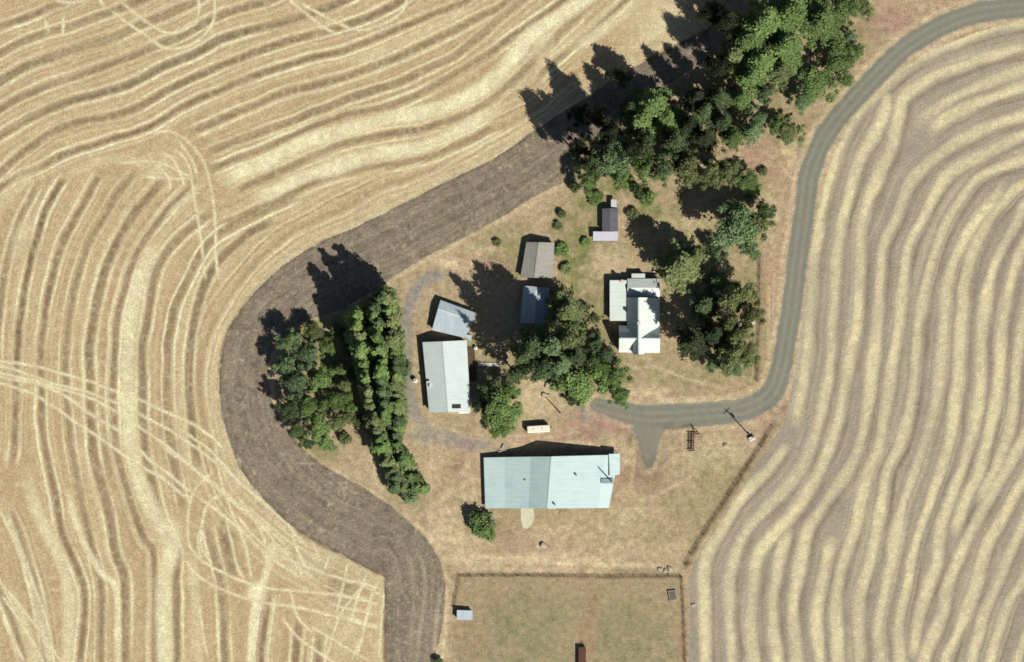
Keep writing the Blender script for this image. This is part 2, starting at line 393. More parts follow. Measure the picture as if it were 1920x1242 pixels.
# ---------------------------------------------------------------- regions
strip_outer = smooth_line([(1330,55),(1300,70),(1230,105),(1130,165),(1060,207),(1003,245),(960,275),(920,300),(850,335),(760,380),(690,415),(600,455),(550,485),(500,525),(460,570),(430,620),(415,670),(411,720),(417,780),(430,830),(455,885),(490,930),(540,980),(600,1020),(660,1050),(722,1085)])
strip_outer = np.vstack([strip_outer, [(722,1120),(721,1242),(720,1400)]])
strip_inner = smooth_line([(1335,110),(1280,140),(1220,190),(1140,265),(1062,338),(1000,370),(940,408),(880,440),(830,465),(760,505),(710,540),(640,580),(580,600),(530,635),(505,680),(508,740),(530,790),(560,832),(600,868),(650,898),(700,928),(750,965),(790,1000),(820,1040),(834,1090),(834,1140),(824,1200),(815,1250),(812,1400)])
strip_poly = [tuple(p) for p in strip_outer] + [tuple(p) for p in strip_inner[::-1]]
field_left = [tuple(p) for p in strip_outer] + [(720,1500),(-300,1500),(-300,-300),(1330,-300),(1325,-20),(1320,40)]
field_right = [(2200,5),(2040,22),(1920,38),(1840,58),(1738,97),(1660,154),(1600,220),(1562,290),(1540,360),(1524,450),(1510,550),(1499,640),(1487,720),(1477,760),(1468,800),(1432,850),(1395,910),(1345,985),(1303,1052),(1291,1085),(1294,1500),(2200,1500)]
pasture = [(858,1083),(1278,1083),(1284,1180),(1287,1500),(840,1500),(850,1160)]
road_c = [(2060,-6),(1920,14),(1860,20),(1806,32),(1745,60),(1690,96),(1637,149),(1579,212),(1542,265),(1518,326),(1508,395),(1494,500),(1484,580),(1474,640),(1463,695),(1446,738),(1405,765),(1358,773),(1280,779),(1215,782),(1165,772),(1120,760)]
Dr, _, Ar, Lr = line_dist(road_c, 60, wob=False)
Ds, _, As, Ls = line_dist([(1218,778),(1217,810),(1217,850),(1216,872)], 60, wob=False)
jit = (fbm(PX, PY, 22, 41) - 0.5) * 5
hw = np.interp(Ar, [0, Lr - 480, Lr - 330, Lr - 120, Lr], [18, 18, 20, 24, 12])
spur = np.interp(As, [0, 12, 28, 50, 75, 105], [0, 24, 30, 19, 13, 5])
rd = np.minimum(Dr - hw, np.where(Ar > Lr - 5, 99, 99)); rd = np.minimum(rd, Ds - spur) + jit

cxm = (PX[:-1, :-1] + PX[1:, 1:]) / 2; cym = (PY[:-1, :-1] + PY[1:, 1:]) / 2
jx = (vnoise(cxm, cym, 16, 11) - 0.5) * 5; jy = (vnoise(cxm, cym, 16, 12) - 0.5) * 5
X = cxm + jx; Y = cym + jy
cls = np.zeros(cxm.shape, int)                               # 0 yard
cls[inpoly(X, Y, field_left)] = 1
cls[inpoly(X, Y, strip_poly)] = 2
cls[inpoly(X, Y, field_right)] = 3
cls[inpoly(X, Y, pasture)] = 4
rc = (rd[:-1, :-1] + rd[1:, 1:]) / 2
cls[rc < 0] = 5

# ---- cover painted by class at the vertices
vF = inpoly(PX, PY, field_right); vL = inpoly(PX, PY, field_left); vS = inpoly(PX, PY, strip_poly); vP = inpoly(PX, PY, pasture)
straw = np.where(vF, rstraw, np.where(vL, straw, 0)); dark = np.where(vF, rdark, np.where(vL, dark, 0))
# fine blotches of chaff in the left field
ch = np.clip(fbm(PX, PY, 7, 21) * 2.2 - 1.0, 0, 1) * vL
put(straw, ch * 0.3)
# ploughed strip: clods and straw flecks
fl = np.clip(vnoise(PX, PY, 5, 22) * 2.4 - 1.5, 0, 1) * np.clip(vnoise(PX, PY, 26, 23) * 1.6 - 0.2, 0, 1) * vS
put(straw, fl * 0.85)
put(dark, np.clip(vnoise(PX, PY, 6, 24) * 2.0 - 1.15, 0, 1) * 0.6 * vS)
D, sd, A, ln = line_dist([tuple(p) for p in strip_outer[::3]], 20)
put(dark, 0.9 * np.exp(-(D / 3.2) ** 2) * (0.4 + vnoise(A, A * 0, 40, 25)))
put(straw, 0.55 * np.exp(-((sd - 0) / 30) ** 2) * vL * (D > 4) * fbm(PX, PY, 14, 26))
for o, a in ((9, .35), (18, .25), (27, .25)):
    put(straw, a * np.exp(-((D - o) / 2.5) ** 2) * vL)
D, sd, A, ln = line_dist([tuple(p) for p in strip_inner[::3]], 24)
put(straw, 0.5 * np.exp(-((sd - 0) / 7) ** 2) * (~vS) * np.clip(vnoise(A, A * 0, 40, 27) * 1.6 - 0.2, 0, 1))
put(dark, 0.5 * np.exp(-(D / 5) ** 2) * vS * vnoise(A, A * 0, 60, 28))
for L, a in (([(770,1010),(790,1050),(796,1100),(790,1160),(780,1242),(776,1340)], .55), ([(826,1100),(818,1170),(812,1242)], .8), ([(840,1090),(836,1150),(828,1242),(820,1300)], .8),
             ([(750,1010),(772,1060),(775,1120),(768,1242)], .35), ([(722,1085),(740,1090),(760,1085)], .3), ([(690,965),(740,1000),(765,1040)], .25),
             ([(700,545),(760,510),(830,472),(900,435),(1000,380),(1062,345)], .55), ([(740,955),(800,1000),(835,1050)], .55)):
    D, sd, A, ln = line_dist(L, 14)
    put(straw, a * fade(A, ln, 25) * np.exp(-(D / 4.5) ** 2) * (0.4 + 0.8 * vnoise(A, A * 0, 30, 29)))

yard = ~(vF | vL | vS)
def blob(arr, lst, mask, nscale=14, seed=5):
    n = np.clip((fbm(PX, PY, nscale, seed) - 0.5) * 2.2 + 0.42, 0, 1)
    for (x, y, rx, ry, a) in lst:
        r2 = ((WX - x) / rx) ** 2 + ((WY - y) / ry) ** 2
        put(arr, a * np.clip(np.exp(-r2 ** 1.6) * (0.3 + 1.35 * n), 0, 1) * mask)
blob(green, [(1080,470,40,56,1),(1075,530,30,40,.8),(1100,420,50,60,.8),(1160,470,40,20,.5),(1250,400,50,60,.6),(1000,560,30,20,.6),(1310,450,60,40,.5),(1420,640,30,90,.5),(1200,690,60,30,.45),(1280,710,80,30,.4),(960,480,60,40,.6),(880,640,30,40,.5),(830,760,40,40,.35),(1110,560,40,60,.7),(1330,620,60,90,.5),(870,940,30,60,.4),(1000,985,120,20,.4),(1250,960,90,60,.35),(1330,880,70,50,.4),(1150,960,60,40,.3),(840,905,40,60,.3),(1065,500,30,40,.7),(1060,420,30,40,.7),(1110,385,50,34,.8),(1215,390,36,40,.9),(1235,440,30,25,.5),(1130,340,60,40,.8),(930,460,60,28,.4),
  (960,430,40,16,.4),(900,690,50,14,.9),(920,720,40,30,.7),(950,760,50,60,.5),(590,650,90,70,.7),(600,840,60,22,.7),(700,700,60,150,.5),(770,930,40,30,.4),(1120,620,40,60,.7),(1130,700,60,60,.6),
  (1380,420,60,60,.6),(1400,560,46,70,.5),(1370,690,60,24,.7),(1420,350,26,26,.5),(1500,180,100,80,.5),(1560,60,80,60,.5),(1330,150,120,120,.5),(1230,260,120,70,.6),(1350,340,80,26,.6),
  (1480,260,40,26,.6),(1300,470,60,40,.35),(900,990,40,30,.5),(840,800,60,14,.25),(1000,960,90,14,.25),(1250,1110,20,30,.3),(1215,905,60,40,.2),(1350,880,60,40,.2),(1150,1000,90,30,.2),(900,700,70,80,.4)], yard)
blob(green, [(980,1180,90,80,.75),(1180,1190,70,70,.8),(1100,1130,110,30,.35),(930,1240,60,40,.5),(1050,1260,120,40,.5),(1240,1230,30,40,.5)], vP, 20, 6)
blob(red, [(1118,795,56,22,1),(1160,802,30,14,1),(840,900,50,80,.5),(1000,1010,120,40,.4),(1120,795,44,24,.8),(1150,785,30,16,.7),(1090,800,40,20,.6),(890,485,60,16,.6),(930,500,40,14,.6),(1430,785,20,10,.6),(1470,750,8,24,.6),(1430,300,40,40,.6),(1470,320,24,40,.4),
  (1440,530,14,60,.5),(1400,240,16,40,.5),(1660,40,60,30,.6),(1600,60,60,16,.5),(1180,905,40,30,.5),(870,870,40,60,.4),(1040,820,90,14,.5),(1220,830,60,50,.3),(1010,1050,160,10,.5),(1200,930,60,60,.3),(1345,735,60,12,.3),(1495,225,40,20,.4)], yard, 18, 7)
blob(red, [(1110,1140,16,40,.6),(1100,1200,20,40,.6),(1282,1200,10,60,.8),(890,1200,30,40,.5),(920,1130,30,30,.4)], vP, 18, 8)
blob(straw, [(1000,1050,180,14,.7),(880,920,16,60,.5),(840,960,40,60,.45),(1060,835,110,8,.5),(1180,960,60,40,.4),(1080,1000,90,30,.4),(1340,850,60,40,.35),(820,880,30,60,.4),(850,490,36,16,.8),(890,470,36,10,.5),(1010,750,50,40,.55),(960,790,40,10,.5),(1200,735,60,12,.55),(1300,750,120,8,.6),(870,1020,60,30,.5),(820,1010,40,30,.6),(1160,815,30,14,.6),(1180,850,16,30,.5),(1260,840,18,40,.35),
  (1290,430,40,40,.3),(1150,490,40,30,.4),(1445,420,16,60,.35),(1480,280,16,60,.5),(1140,1030,150,20,.3),(800,830,50,60,.25),(720,880,50,40,.3),(900,900,20,60,.25),(1390,1000,20,20,.3),(1010,1025,8,4,.9)], yard, 16, 9)
blob(dark, [(1060,1070,230,10,.35),(1100,810,20,10,.3),(1210,880,34,34,.45),(1180,830,14,24,.5),(1256,820,12,40,.5),(1460,770,24,12,.5),(1300,820,14,30,.4),(1075,745,30,20,.3)], yard, 14, 10)
# weedy dark ditch beside the diagonal fence, worn lines along the other fences
for L, w, a in (([(1286,1056),(1330,985),(1385,900),(1425,840),(1452,795)], 8, 1), ([(860,1080),(1000,1080),(1130,1082),(1278,1081)], 3.2, .8), ([(861,1082),(857,1110),(851,1142)], 3.5, .6),
                ([(1279,1082),(1283,1160),(1285,1260)], 4, .6), ([(1424,478),(1424,600),(1419,715)], 3.5, .6), ([(1148,816),(1172,806),(1190,826),(1202,866),(1216,892),(1234,872),(1242,836),(1258,812),(1292,801)], 6, .95)):
    D, sd, A, ln = line_dist(L, 20)
    put(dark, a * np.exp(-(D / w) ** 2) * np.clip(0.35 + 0.9 * vnoise(A, A * 0, 14, int(w * 10)) + (fbm(PX, PY, 8, 71) - .5) * .8, 0, 1))
D, sd, A, ln = line_dist([tuple(p) for p in strip_outer[::3]], 130)
fur = np.interp(D + (vnoise(PX, PY, 40, 52) - .5) * 5, np.arange(0, 130, 3.2), np.random.default_rng(53).random(len(np.arange(0, 130, 3.2))))
brk = 0.35 + 0.9 * vnoise(A, D * 1.6, 26, 54)
put(dark, vS * (D < 128) * np.clip(0.5 - fur, 0, 1) * 0.8 * brk)
put(straw, vS * (D < 128) * np.clip(fur - 0.62, 0, 1) * 0.75 * brk)
for L in ([(1120,792),(1060,806),(960,818),(880,812),(820,800)], [(1118,800),(1050,818),(960,826),(870,822)], [(880,840),(872,900),(868,960),(850,1030)], [(888,842),(880,900),(876,950)], [(860,1046),(1000,1056),(1120,1050),(1200,1010),(1260,950)], [(1150,965),(1180,920),(1190,860),(1180,820)], [(1170,960),(1230,930),(1300,890)],
          [(1095,540),(1120,500),(1150,470)], [(1170,690),(1230,690),(1300,715),(1390,735)], [(1300,430),(1330,500),(1390,500)], [(985,790),(1010,770),(1040,780)], [(1440,480),(1442,600),(1436,700)], [(1448,480),(1450,600),(1444,700)]):
    D, sd, A, ln = line_dist(L, 12)
    put(straw, yard * 0.45 * fade(A, ln, 25) * np.exp(-(D / 3.4) ** 2) * (0.3 + vnoise(A, A * 0, 30, 55)))
# farm track round the workshop
D, sd, A, ln = line_dist([(850,505),(800,525),(772,560),(760,620),(760,690),(768,745),(785,790),(820,818),(870,832),(930,838)], 30)
put(gravel, yard * fade(A, ln, 40) * 1.0 * np.exp(-(D / 12) ** 4) * (0.7 + 0.8 * fbm(PX, PY, 20, 30)))
blob(gravel, [(1150,790,60,30,1),(1190,812,50,18,1),(1245,806,40,14,1),(1217,850,26,40,.9),(820,818,50,16,1),(850,832,60,12,.9),(1165,795,50,24,.9),(1215,860,22,34,.8),(1120,775,40,24,.7),(1260,790,30,16,.7),(1120,760,26,14,.6),(1440,745,26,20,.5),(1460,640,14,60,.3),(1215,800,50,26,.6)], yard, 20, 32)
put(gravel, 0.85 * np.exp(-(np.clip(rd, 0, 99) / 5) ** 2) * (0.3 + fbm(PX, PY, 12, 57)) * (rd < 30))
# verge: paler shoulder along the road
put(straw, np.clip(0.55 * np.exp(-((rd - 7) / 6) ** 2) * (0.2 + 1.1 * fbm(PX, PY, 22, 34)), 0, 1) * (rd > 0) * (~vF))
put(red, 0.5 * np.exp(-((rd - 14) / 9) ** 2) * (rd > 0) * (~vF) * fbm(PX, PY, 20, 35))
# pale lines across the lower yard
for L, a in (([(850,1040),(960,1050),(1080,1058),(1250,1062)], 1), ([(850,1066),(1000,1068),(1150,1070)], .7), ([(1290,1060),(1340,990),(1400,900)], .2)):
    D, sd, A, ln = line_dist(L, 16); put(straw, a * fade(A, ln, 40) * np.exp(-(D / 6) ** 2) * (0.3 + vnoise(A, A * 0, 30, 36)))

GM = {}
STRAW = alb(254, 248, 202)
PINK = lin(196, 164, 142, KA)
GM[0] = ground_mat("dry_yard_grass", alb(192,170,136), alb(178,158,122), alb(232,212,166), alb(104,86,58), alb(122,130,72), alb(150,147,136), alb(176,130,120), (0.7,1.28), (0.64,1.38), 2.0, tint=PINK)
GM[1] = ground_mat("cut_stubble", alb(202,175,130), alb(190,164,122), STRAW, alb(122,104,76), alb(150,145,90), alb(150,140,120), alb(190,150,120), (0.85,1.14), (0.66,1.36), 1.8, tint=PINK)
GM[2] = ground_mat("ploughed_soil", alb(138,127,111), alb(122,112,97), alb(196,182,154), alb(88,78,66), alb(120,118,80), alb(140,130,115), alb(140,110,95), (0.8,1.2), (0.6,1.42), 1.7, 0.5, tint=PINK)
GM[3] = ground_mat("windrowed_stubble", alb(172,161,142), alb(158,150,134), alb(238,224,176), alb(134,122,105), alb(150,150,110), alb(150,140,120), alb(185,150,125), (0.9,1.1), (0.7,1.32), 1.8, tint=PINK)
GM[4] = ground_mat("grazed_pasture", alb(176,155,120), alb(168,151,118), alb(200,174,128), alb(108,90,62), alb(138,138,100), alb(150,140,120), alb(168,132,102), (0.74,1.24), (0.68,1.34), 2.0, tint=PINK)
GM[5] = ground_mat("gravel_road", alb(140,143,130), alb(130,135,122), alb(180,168,140), alb(104,102,90), alb(120,125,100), alb(140,138,124), alb(160,140,120), (0.92,1.07), (0.84,1.17), 2.6, 0.15, lin(140,140,125,KA))

# two wheel paths in the gravel road
wp = np.exp(-((Dr - 7) / 3) ** 2) * (Dr < 24)
put(straw, 0.34 * wp * (0.4 + 0.8 * fbm(PX, PY, 24, 56))); put(dark, 0.16 * np.exp(-(Dr / 3) ** 2) + 0.15 * np.exp(-((Dr - 14) / 3) ** 2))
lost = np.clip(fbm(PX, PY, 60, 37), 0, 1)

cover = np.stack([straw, dark, green, np.ones_like(straw)], -1).astype(np.float32).clip(0, 1)
cover_b = np.stack([gravel, red, lost * 0, np.ones_like(straw)], -1).astype(np.float32).clip(0, 1)
zs = ((fbm(PX, PY, 26, 38) - 0.5) * 0.12).astype(np.float32)      # gentle unevenness of the soil, metres
VX = ((PX - CX) * S).astype(np.float32); VY = (-(PY - CY) * S).astype(np.float32)
idx = np.arange(H_ * W_).reshape(H_, W_)
quads = np.stack([idx[1:, :-1], idx[1:, 1:], idx[:-1, 1:], idx[:-1, :-1]], -1)
def structure(name, mesh, mat):
    o = bpy.data.objects.new(name, mesh); col.objects.link(o)
    if mat: mesh.materials.append(mat)
    o["kind"] = "structure"; return o
def sheet(name, code):
    q = quads[cls == code].reshape(-1, 4)
    used, inv = np.unique(q, return_inverse=True); inv = inv.reshape(-1, 4)
    me = bpy.data.meshes.new(name)
    me.vertices.add(len(used)); me.loops.add(inv.size); me.polygons.add(len(inv))
    co = np.stack([VX.ravel()[used], VY.ravel()[used], zs.ravel()[used]], -1)
    me.vertices.foreach_set("co", co.ravel())
    me.loops.foreach_set("vertex_index", inv.astype(np.int32).ravel())
    me.polygons.foreach_set("loop_start", np.arange(0, inv.size, 4, dtype=np.int32))
    me.polygons.foreach_set("use_smooth", np.ones(len(inv), bool))
    me.update(calc_edges=True)
    for nm, arr in (("cover", cover), ("cover_b", cover_b)):
        at = me.attributes.new(nm, 'FLOAT_COLOR', 'POINT')
        at.data.foreach_set("color", arr.reshape(-1, 4)[used].ravel())
    return structure(name, me, GM[code])
for nm, code in (("yard", 0), ("stubble_field", 1), ("ploughed_strip", 2), ("windrow_field", 3), ("pasture", 4), ("road", 5)):
    sheet(nm, code)
# the land beyond, out to the horizon (lies below the detailed sheets)
me = bpy.data.meshes.new("ground"); R = 9000
me.from_pydata([(-R, -R, -0.3), (R, -R, -0.3), (R, R, -0.3), (-R, R, -0.3)], [], [(0, 1, 2, 3)])
structure("ground", me, GM[1])

# ---------------------------------------------------------------- mesh helpers and tagging
def tag(o, label, cat, group=None):
    o["label"] = label; o["category"] = cat
    if group: o["group"] = group
    return o
def thing(name, label, cat, loc, group=None):
    o = bpy.data.objects.new(name, None); col.objects.link(o); o.location = loc
    o.empty_display_size = 0.5
    return tag(o, label, cat, group)
class MB:
    def __init__(s): s.bm = bmesh.new()
    def poly(s, pts): 
        return s.bm.faces.new([s.bm.verts.new(p) for p in pts])
    def box(s, c, size, rz=0.0, bev=0.0, tilt=None):
        M = Matrix.Translation(c) @ Matrix.Rotation(rz, 4, 'Z')
        if tilt: M = M @ tilt
        M = M @ Matrix.Diagonal((*size, 1))
        r = bmesh.ops.create_cube(s.bm, size=1.0, matrix=M)
        if bev:
            es = list({e for v in r['verts'] for e in v.link_edges})
            bmesh.ops.bevel(s.bm, geom=es, offset=bev, segments=2, profile=0.5, affect='EDGES')
        return s
    def bar(s, a, b, r0, r1=None, n=8):
        a, b = Vector(a), Vector(b); r1 = r0 if r1 is None else r1
        d = b - a; q = d.to_track_quat('Z', 'Y').to_matrix().to_4x4()
        bmesh.ops.create_cone(s.bm, cap_ends=True, segments=n, radius1=r0, radius2=r1, depth=d.length, matrix=Matrix.Translation((a + b) / 2) @ q)
        return s
    def prism(s, pts, z0, z1):
        b = [s.bm.verts.new((p[0], p[1], z0)) for p in pts]; t = [s.bm.verts.new((p[0], p[1], z1)) for p in pts]
        n = len(pts); s.bm.faces.new(b[::-1]); s.bm.faces.new(t)
        for i in range(n): s.bm.faces.new((b[i], b[(i + 1) % n], t[(i + 1) % n], t[i]))
        return s
    def build(s, name, mat, parent=None, smooth=False, origin=None, label=None):
        root = parent
        while root is not None and root.parent is not None: root = root.parent
        off = Vector(origin) if origin is not None else (root.location if root else Vector((0, 0, 0)))
        bmesh.ops.recalc_face_normals(s.bm, faces=s.bm.faces)
        bmesh.ops.translate(s.bm, verts=s.bm.verts, vec=-off)
        me = bpy.data.meshes.new(name); s.bm.to_mesh(me); s.bm.free()
        if smooth: me.polygons.foreach_set("use_smooth", [True] * len(me.polygons))
        me.materials.append(mat)
        o = bpy.data.objects.new(name, me); col.objects.link(o)
        if parent: o.parent = parent
        elif origin is not None: o.location = off
        if label: o["label"] = label
        return o
def bil(c, u, v):
    a, b, d, e = [Vector(p) for p in c]          # a->b is u at v=0 ; e->d is u at v=1
    return (a * (1 - u) + b * u) * (1 - v) + (e * (1 - u) + d * u) * v
def px4(c): return [Vector(W(*p)) for p in c]
def hprof(prof, u):
    return float(np.interp(u, [p[0] for p in prof], [p[1] for p in prof]))
def roof_mesh(c, prof, t=0.14, v0=0.0, v1=1.0):
    m = MB(); bm = m.bm; n = len(prof); g = {}
    for k, v in enumerate((v0, v1)):
        for i, (u, h) in enumerate(prof):
            p = bil(c, u, v)
            g[k, i, 1] = bm.verts.new((p.x, p.y, h)); g[k, i, 0] = bm.verts.new((p.x, p.y, h - t))
    for i in range(n - 1):
        bm.faces.new((g[0, i, 1], g[0, i + 1, 1], g[1, i + 1, 1], g[1, i, 1]))
        bm.faces.new((g[0, i, 0], g[1, i, 0], g[1, i + 1, 0], g[0, i + 1, 0]))
        for k in (0, 1): bm.faces.new((g[k, i, 0], g[k, i + 1, 0], g[k, i + 1, 1], g[k, i, 1]))
    for i in (0, n - 1): bm.faces.new((g[0, i, 0], g[0, i, 1], g[1, i, 1], g[1, i, 0]))
    return m
def wall_mesh(c, prof, eu, ev, t=0.16, z0=-0.2):
    us = [eu] + [p[0] for p in prof if eu < p[0] < 1 - eu] + [1 - eu]
    m = MB(); bm = m.bm; g = {}
    for k, v in enumerate((ev, 1 - ev)):
        for i, u in enumerate(us):
            p = bil(c, u, v)
            g[k, i, 0] = bm.verts.new((p.x, p.y, z0)); g[k, i, 1] = bm.verts.new((p.x, p.y, hprof(prof, u) - t))
    n = len(us)
    for i in range(n - 1):
        for k in (0, 1): bm.faces.new((g[k, i, 0], g[k, i + 1, 0], g[k, i + 1, 1], g[k, i, 1]))
        bm.faces.new((g[0, i, 1], g[0, i + 1, 1], g[1, i + 1, 1], g[1, i, 1]))
    bm.faces.new([g[0, i, 0] for i in range(n)] + [g[1, i, 0] for i in range(n - 1, -1, -1)])
    for i in (0, n - 1): bm.faces.new((g[0, i, 0], g[0, i, 1], g[1, i, 1], g[1, i, 0]))
    return m
MT = {}
MT['aqua'] = roof_mat("pale_aqua_sheet_roof", alb(206,228,220), alb(182,208,208), 'x', amount=0.55)
MT['aqua_old'] = roof_mat("weathered_aqua_sheet_roof", alb(172,192,190), alb(150,172,176), 'x', amount=0.55)
MT['pale'] = roof_mat("pale_grey_sheet_roof", alb(222,232,226), alb(200,212,208), 'x', amount=0.5)
MT['galv'] = roof_mat("galvanised_roof", alb(196,208,212), alb(160,174,182), 'y', amount=0.6)
MT['grey'] = roof_mat("grey_shingle_roof", alb(172,168,156), alb(150,148,138), 'x', 0.8, amount=0.6)
MT['house'] = roof_mat("white_metal_roof", alb(242,250,238), alb(208,222,216), 'x', amount=0.45)
MT['slate'] = roof_mat("dark_grey_roof", alb(104,104,110), alb(80,80,88), 'x', 0.8, 0.6, amount=0.7)
MT['lilac'] = roof_mat("pale_painted_roof", alb(214,212,220), alb(190,188,200), 'y', amount=0.4)
MT['ridge'] = plain_mat("ridge_metal", alb(222,236,226), 0.5, 0.4, 0.12)
MT['white'] = plain_mat("white_paint", alb(236,232,218), 0.5, 0.4, 0.12)
MT['cream'] = plain_mat("cream_shell", alb(255,252,226), 0.45, 0.4, 0.08)
MT['board'] = plain_mat("white_wall_boards", alb(200,196,184), 0.7, 0.3, 0.2)
MT['barnwall'] = plain_mat("grey_barn_boards", alb(138,126,112), 0.9, 0.15, 0.35)
MT['redboard'] = plain_mat("brown_boards", alb(110,78,60), 0.9, 0.15, 0.35)
MT['door'] = plain_mat("door_wood", alb(92,80,66), 0.8, 0.2, 0.3)
MT['glass'] = plain_mat("window_glass", (0.02, 0.025, 0.03, 1), 0.08, 0.6, 0.1)
MT['black'] = plain_mat("black_rubber", (0.012, 0.012, 0.012, 1), 0.7, 0.3, 0.2)
MT['steel'] = plain_mat("worn_steel", alb(168,172,172), 0.45, 0.5, 0.3)
MT['concrete'] = plain_mat("pale_concrete", alb(228,222,188), 0.9, 0.2, 0.16, 0.8)
MT['timber'] = plain_mat("weathered_timber", alb(104,88,70), 0.9, 0.15, 0.35)
MT['rust'] = plain_mat("rusty_iron", alb(96,62,50), 0.85, 0.25, 0.4, 2.0)
MT['stone'] = plain_mat("pale_stone", alb(205,192,165), 0.9, 0.2, 0.3, 2.0)
MT['brick'] = plain_mat("chimney_brick", alb(150,110,92), 0.9, 0.2, 0.3, 3.0)
MT['bark'] = plain_mat("bark", alb(92,76,58), 0.95, 0.1, 0.4, 2.5)

def opening(root, wallpart, kind, A, B, frac, width, z0, z1, mat, out):
    """a door or window on the wall line A-B (metres), standing 4 cm proud; out = outward unit vector"""
    A, B = Vector(A), Vector(B); d = (B - A).normalized(); p = A + (B - A) * frac
    rz = math.atan2(d.y, d.x); c = Vector((p.x, p.y, (z0 + z1) / 2)) + Vector((out[0], out[1], 0)) * 0.04
    m = MB(); m.box(c, (width, 0.14, z1 - z0), rz, 0.0)
    o = m.build(kind, mat, root)
    if kind == 'window':
        m = MB(); m.box(c + Vector((out[0], out[1], 0)) * 0.045, (width - 0.24, 0.1, z1 - z0 - 0.24), rz); m.build('pane', MT['glass'], o)
    else:
        m = MB(); m.box(c + Vector((out[0], out[1], 0)) * 0.1 + d * (width * 0.4) + Vector((0, 0, -0.1)), (0.06, 0.12, 0.3), rz); m.build('handle', MT['steel'], o)
    return o
def building(name, label, cat, c, prof, roofm, wallm, over=0.35, t=0.14, ridge=None, doors=(), windows=()):
    """c: four photo-pixel corners a,b,c,d with a->b across the ridge; prof: (u, height) across"""
    C = px4(c); ctr = bil(C, 0.5, 0.5)
    root = thing(name, label, cat, (ctr.x, ctr.y, 0))
    lu = (C[1] - C[0]).length; lv = (C[3] - C[0]).length
    eu, ev = over / lu, over / lv
    wall = wall_mesh(C, prof, eu, ev, t + 0.01).build('wall', wallm, root)
    roof = roof_mesh(C, prof, t).build('roof', roofm, root)
    if ridge is not None:
        a, b = bil(C, ridge, 0.004), bil(C, ridge, 0.996); h = hprof(prof, ridge)
        d = (b - a).normalized(); m = MB()
        m.box(((a + b) / 2) + Vector((0, 0, h + 0.01)), ((b - a).length, 0.42, 0.07), math.atan2(d.y, d.x)); m.build('ridge_cap', MT['ridge'] if roofm is not MT['grey'] else roofm, roof)
    sides = {'n': (bil(C, eu, ev), bil(C, 1 - eu, ev)), 's': (bil(C, eu, 1 - ev), bil(C, 1 - eu, 1 - ev)), 'w': (bil(C, eu, ev), bil(C, eu, 1 - ev)), 'e': (bil(C, 1 - eu, ev), bil(C, 1 - eu, 1 - ev))}
    for kind, lst, mm in (('door', doors, MT['door']), ('window', windows, MT['white'])):
        for (s, f, w, z0, z1) in lst:
            A, B = sides[s]; mid = (A + B) / 2; o_ = (mid - ctr); dd = (B - A).normalized()
            o_ = (o_ - dd * o_.dot(dd)).normalized()
            opening(root, wall, kind, A, B, f, w, z0, z1, mm, (o_.x, o_.y))
    return root, roof, C

# ---------------------------------------------------------------- buildings
# big machinery barn: long shed whose ridge runs north-south, lean-tos either side
u_ = lambda x: (x - 907) / (1160 - 907)
root, roof, C = building("barn", "largest building, long pale aqua metal-roofed barn south of the driveway", "barn",
    [(907, 858), (1160, 852.5), (1141.5, 952), (910, 953)], [(0, 1.8), (u_(947), 2.6), (u_(995), 4.3), (u_(1034), 6.7), (u_(1068), 5.7), (u_(1136), 3.6), (1, 2.3)],
    MT['aqua'], MT['barnwall'], 0.4, 0.16, u_(1034), doors=[('n', .45, 5, -.1, 3.4), ('s', .42, 5, -.1, 3.4), ('s', .7, 4, -.1, 3.2), ('n', .7, 4, -.1, 3.2)], windows=[('s', .56, 1.2, 2.6, 3.6), ('n', .58, 1.2, 2.6, 3.6)])
# annex at its north-east corner
m = roof_mesh(px4([(1141, 851), (1162, 850.5), (1162, 889), (1143, 894)]), [(0, 3.75), (1, 2.75)], 0.12); m.build('annex_roof', MT['aqua'], root, label='slightly raised corner annex of the barn roof')
for (x, y) in ((1160, 853), (1160, 886)):
    m = MB(); m.bar(W(x, y, -0.2), W(x, y, 2.6), 0.1); m.build('annex_post', MT['timber'], root)
m = roof_mesh(px4([(1127, 897), (1150, 897), (1150, 906), (1127, 906)]), [(0, 4.15), (1, 2.95)], 0.1); m.build('roof_shade_patch', plain_mat("shade_grey", alb(150,166,172), 0.7), root, label='grey sheet standing in for a shadow near the barn corner')  # grey sheet drawn in place of a box-like shadow on the roof
m = MB(); m.bar(W(1146, 902, 2.8), W(1146, 902, 10.2), 0.22, 0.16); m.build('flue_pipe', MT['steel'], root)
for (x, y, h) in ((985, 900, 3.85), (1080, 890, 5.6), (1040, 945, 6.9)):
    m = MB(); m.bar(W(x, y, h - .2), W(x, y, h + .55), 0.3, 0.3, 10); m.build('roof_vent', MT['steel'], roof)

# workshop west of the yard
root, roof, C = building("workshop", "pale grey gable-roofed workshop with a dark skylight, beside the farm track", "workshop",
    [(792.5, 642), (875, 638.5), (883, 772), (805, 773.5)], [(0, 3.0), (0.46, 4.9), (1, 2.9)], MT['pale'], MT['board'], 0.35, 0.14, 0.46,
    doors=[('s', .35, 3.2, -.1, 2.8), ('e', .4, 1.1, -.1, 2.1)], windows=[('e', .7, 1.4, 1.0, 2.1), ('w', .3, 1.4, 1.0, 2.1), ('w', .7, 1.4, 1.0, 2.1)])
m = MB(); p = W(856, 762, 4.22); m.box(p, (2.7, 1.2, 0.24), 0, 0.03, Matrix.Rotation(math.radians(16), 4, 'Y')); sk = m.build('skylight', MT['black'], root)
m = MB(); m.box(W(804, 716, 3.75), (1.0, 0.5, 0.7), 0.1, 0.04); m.box(W(807, 722, 3.7), (0.5, 1.3, 0.5), 0.0, 0.04); m.build('vent_box', MT['white'], root)
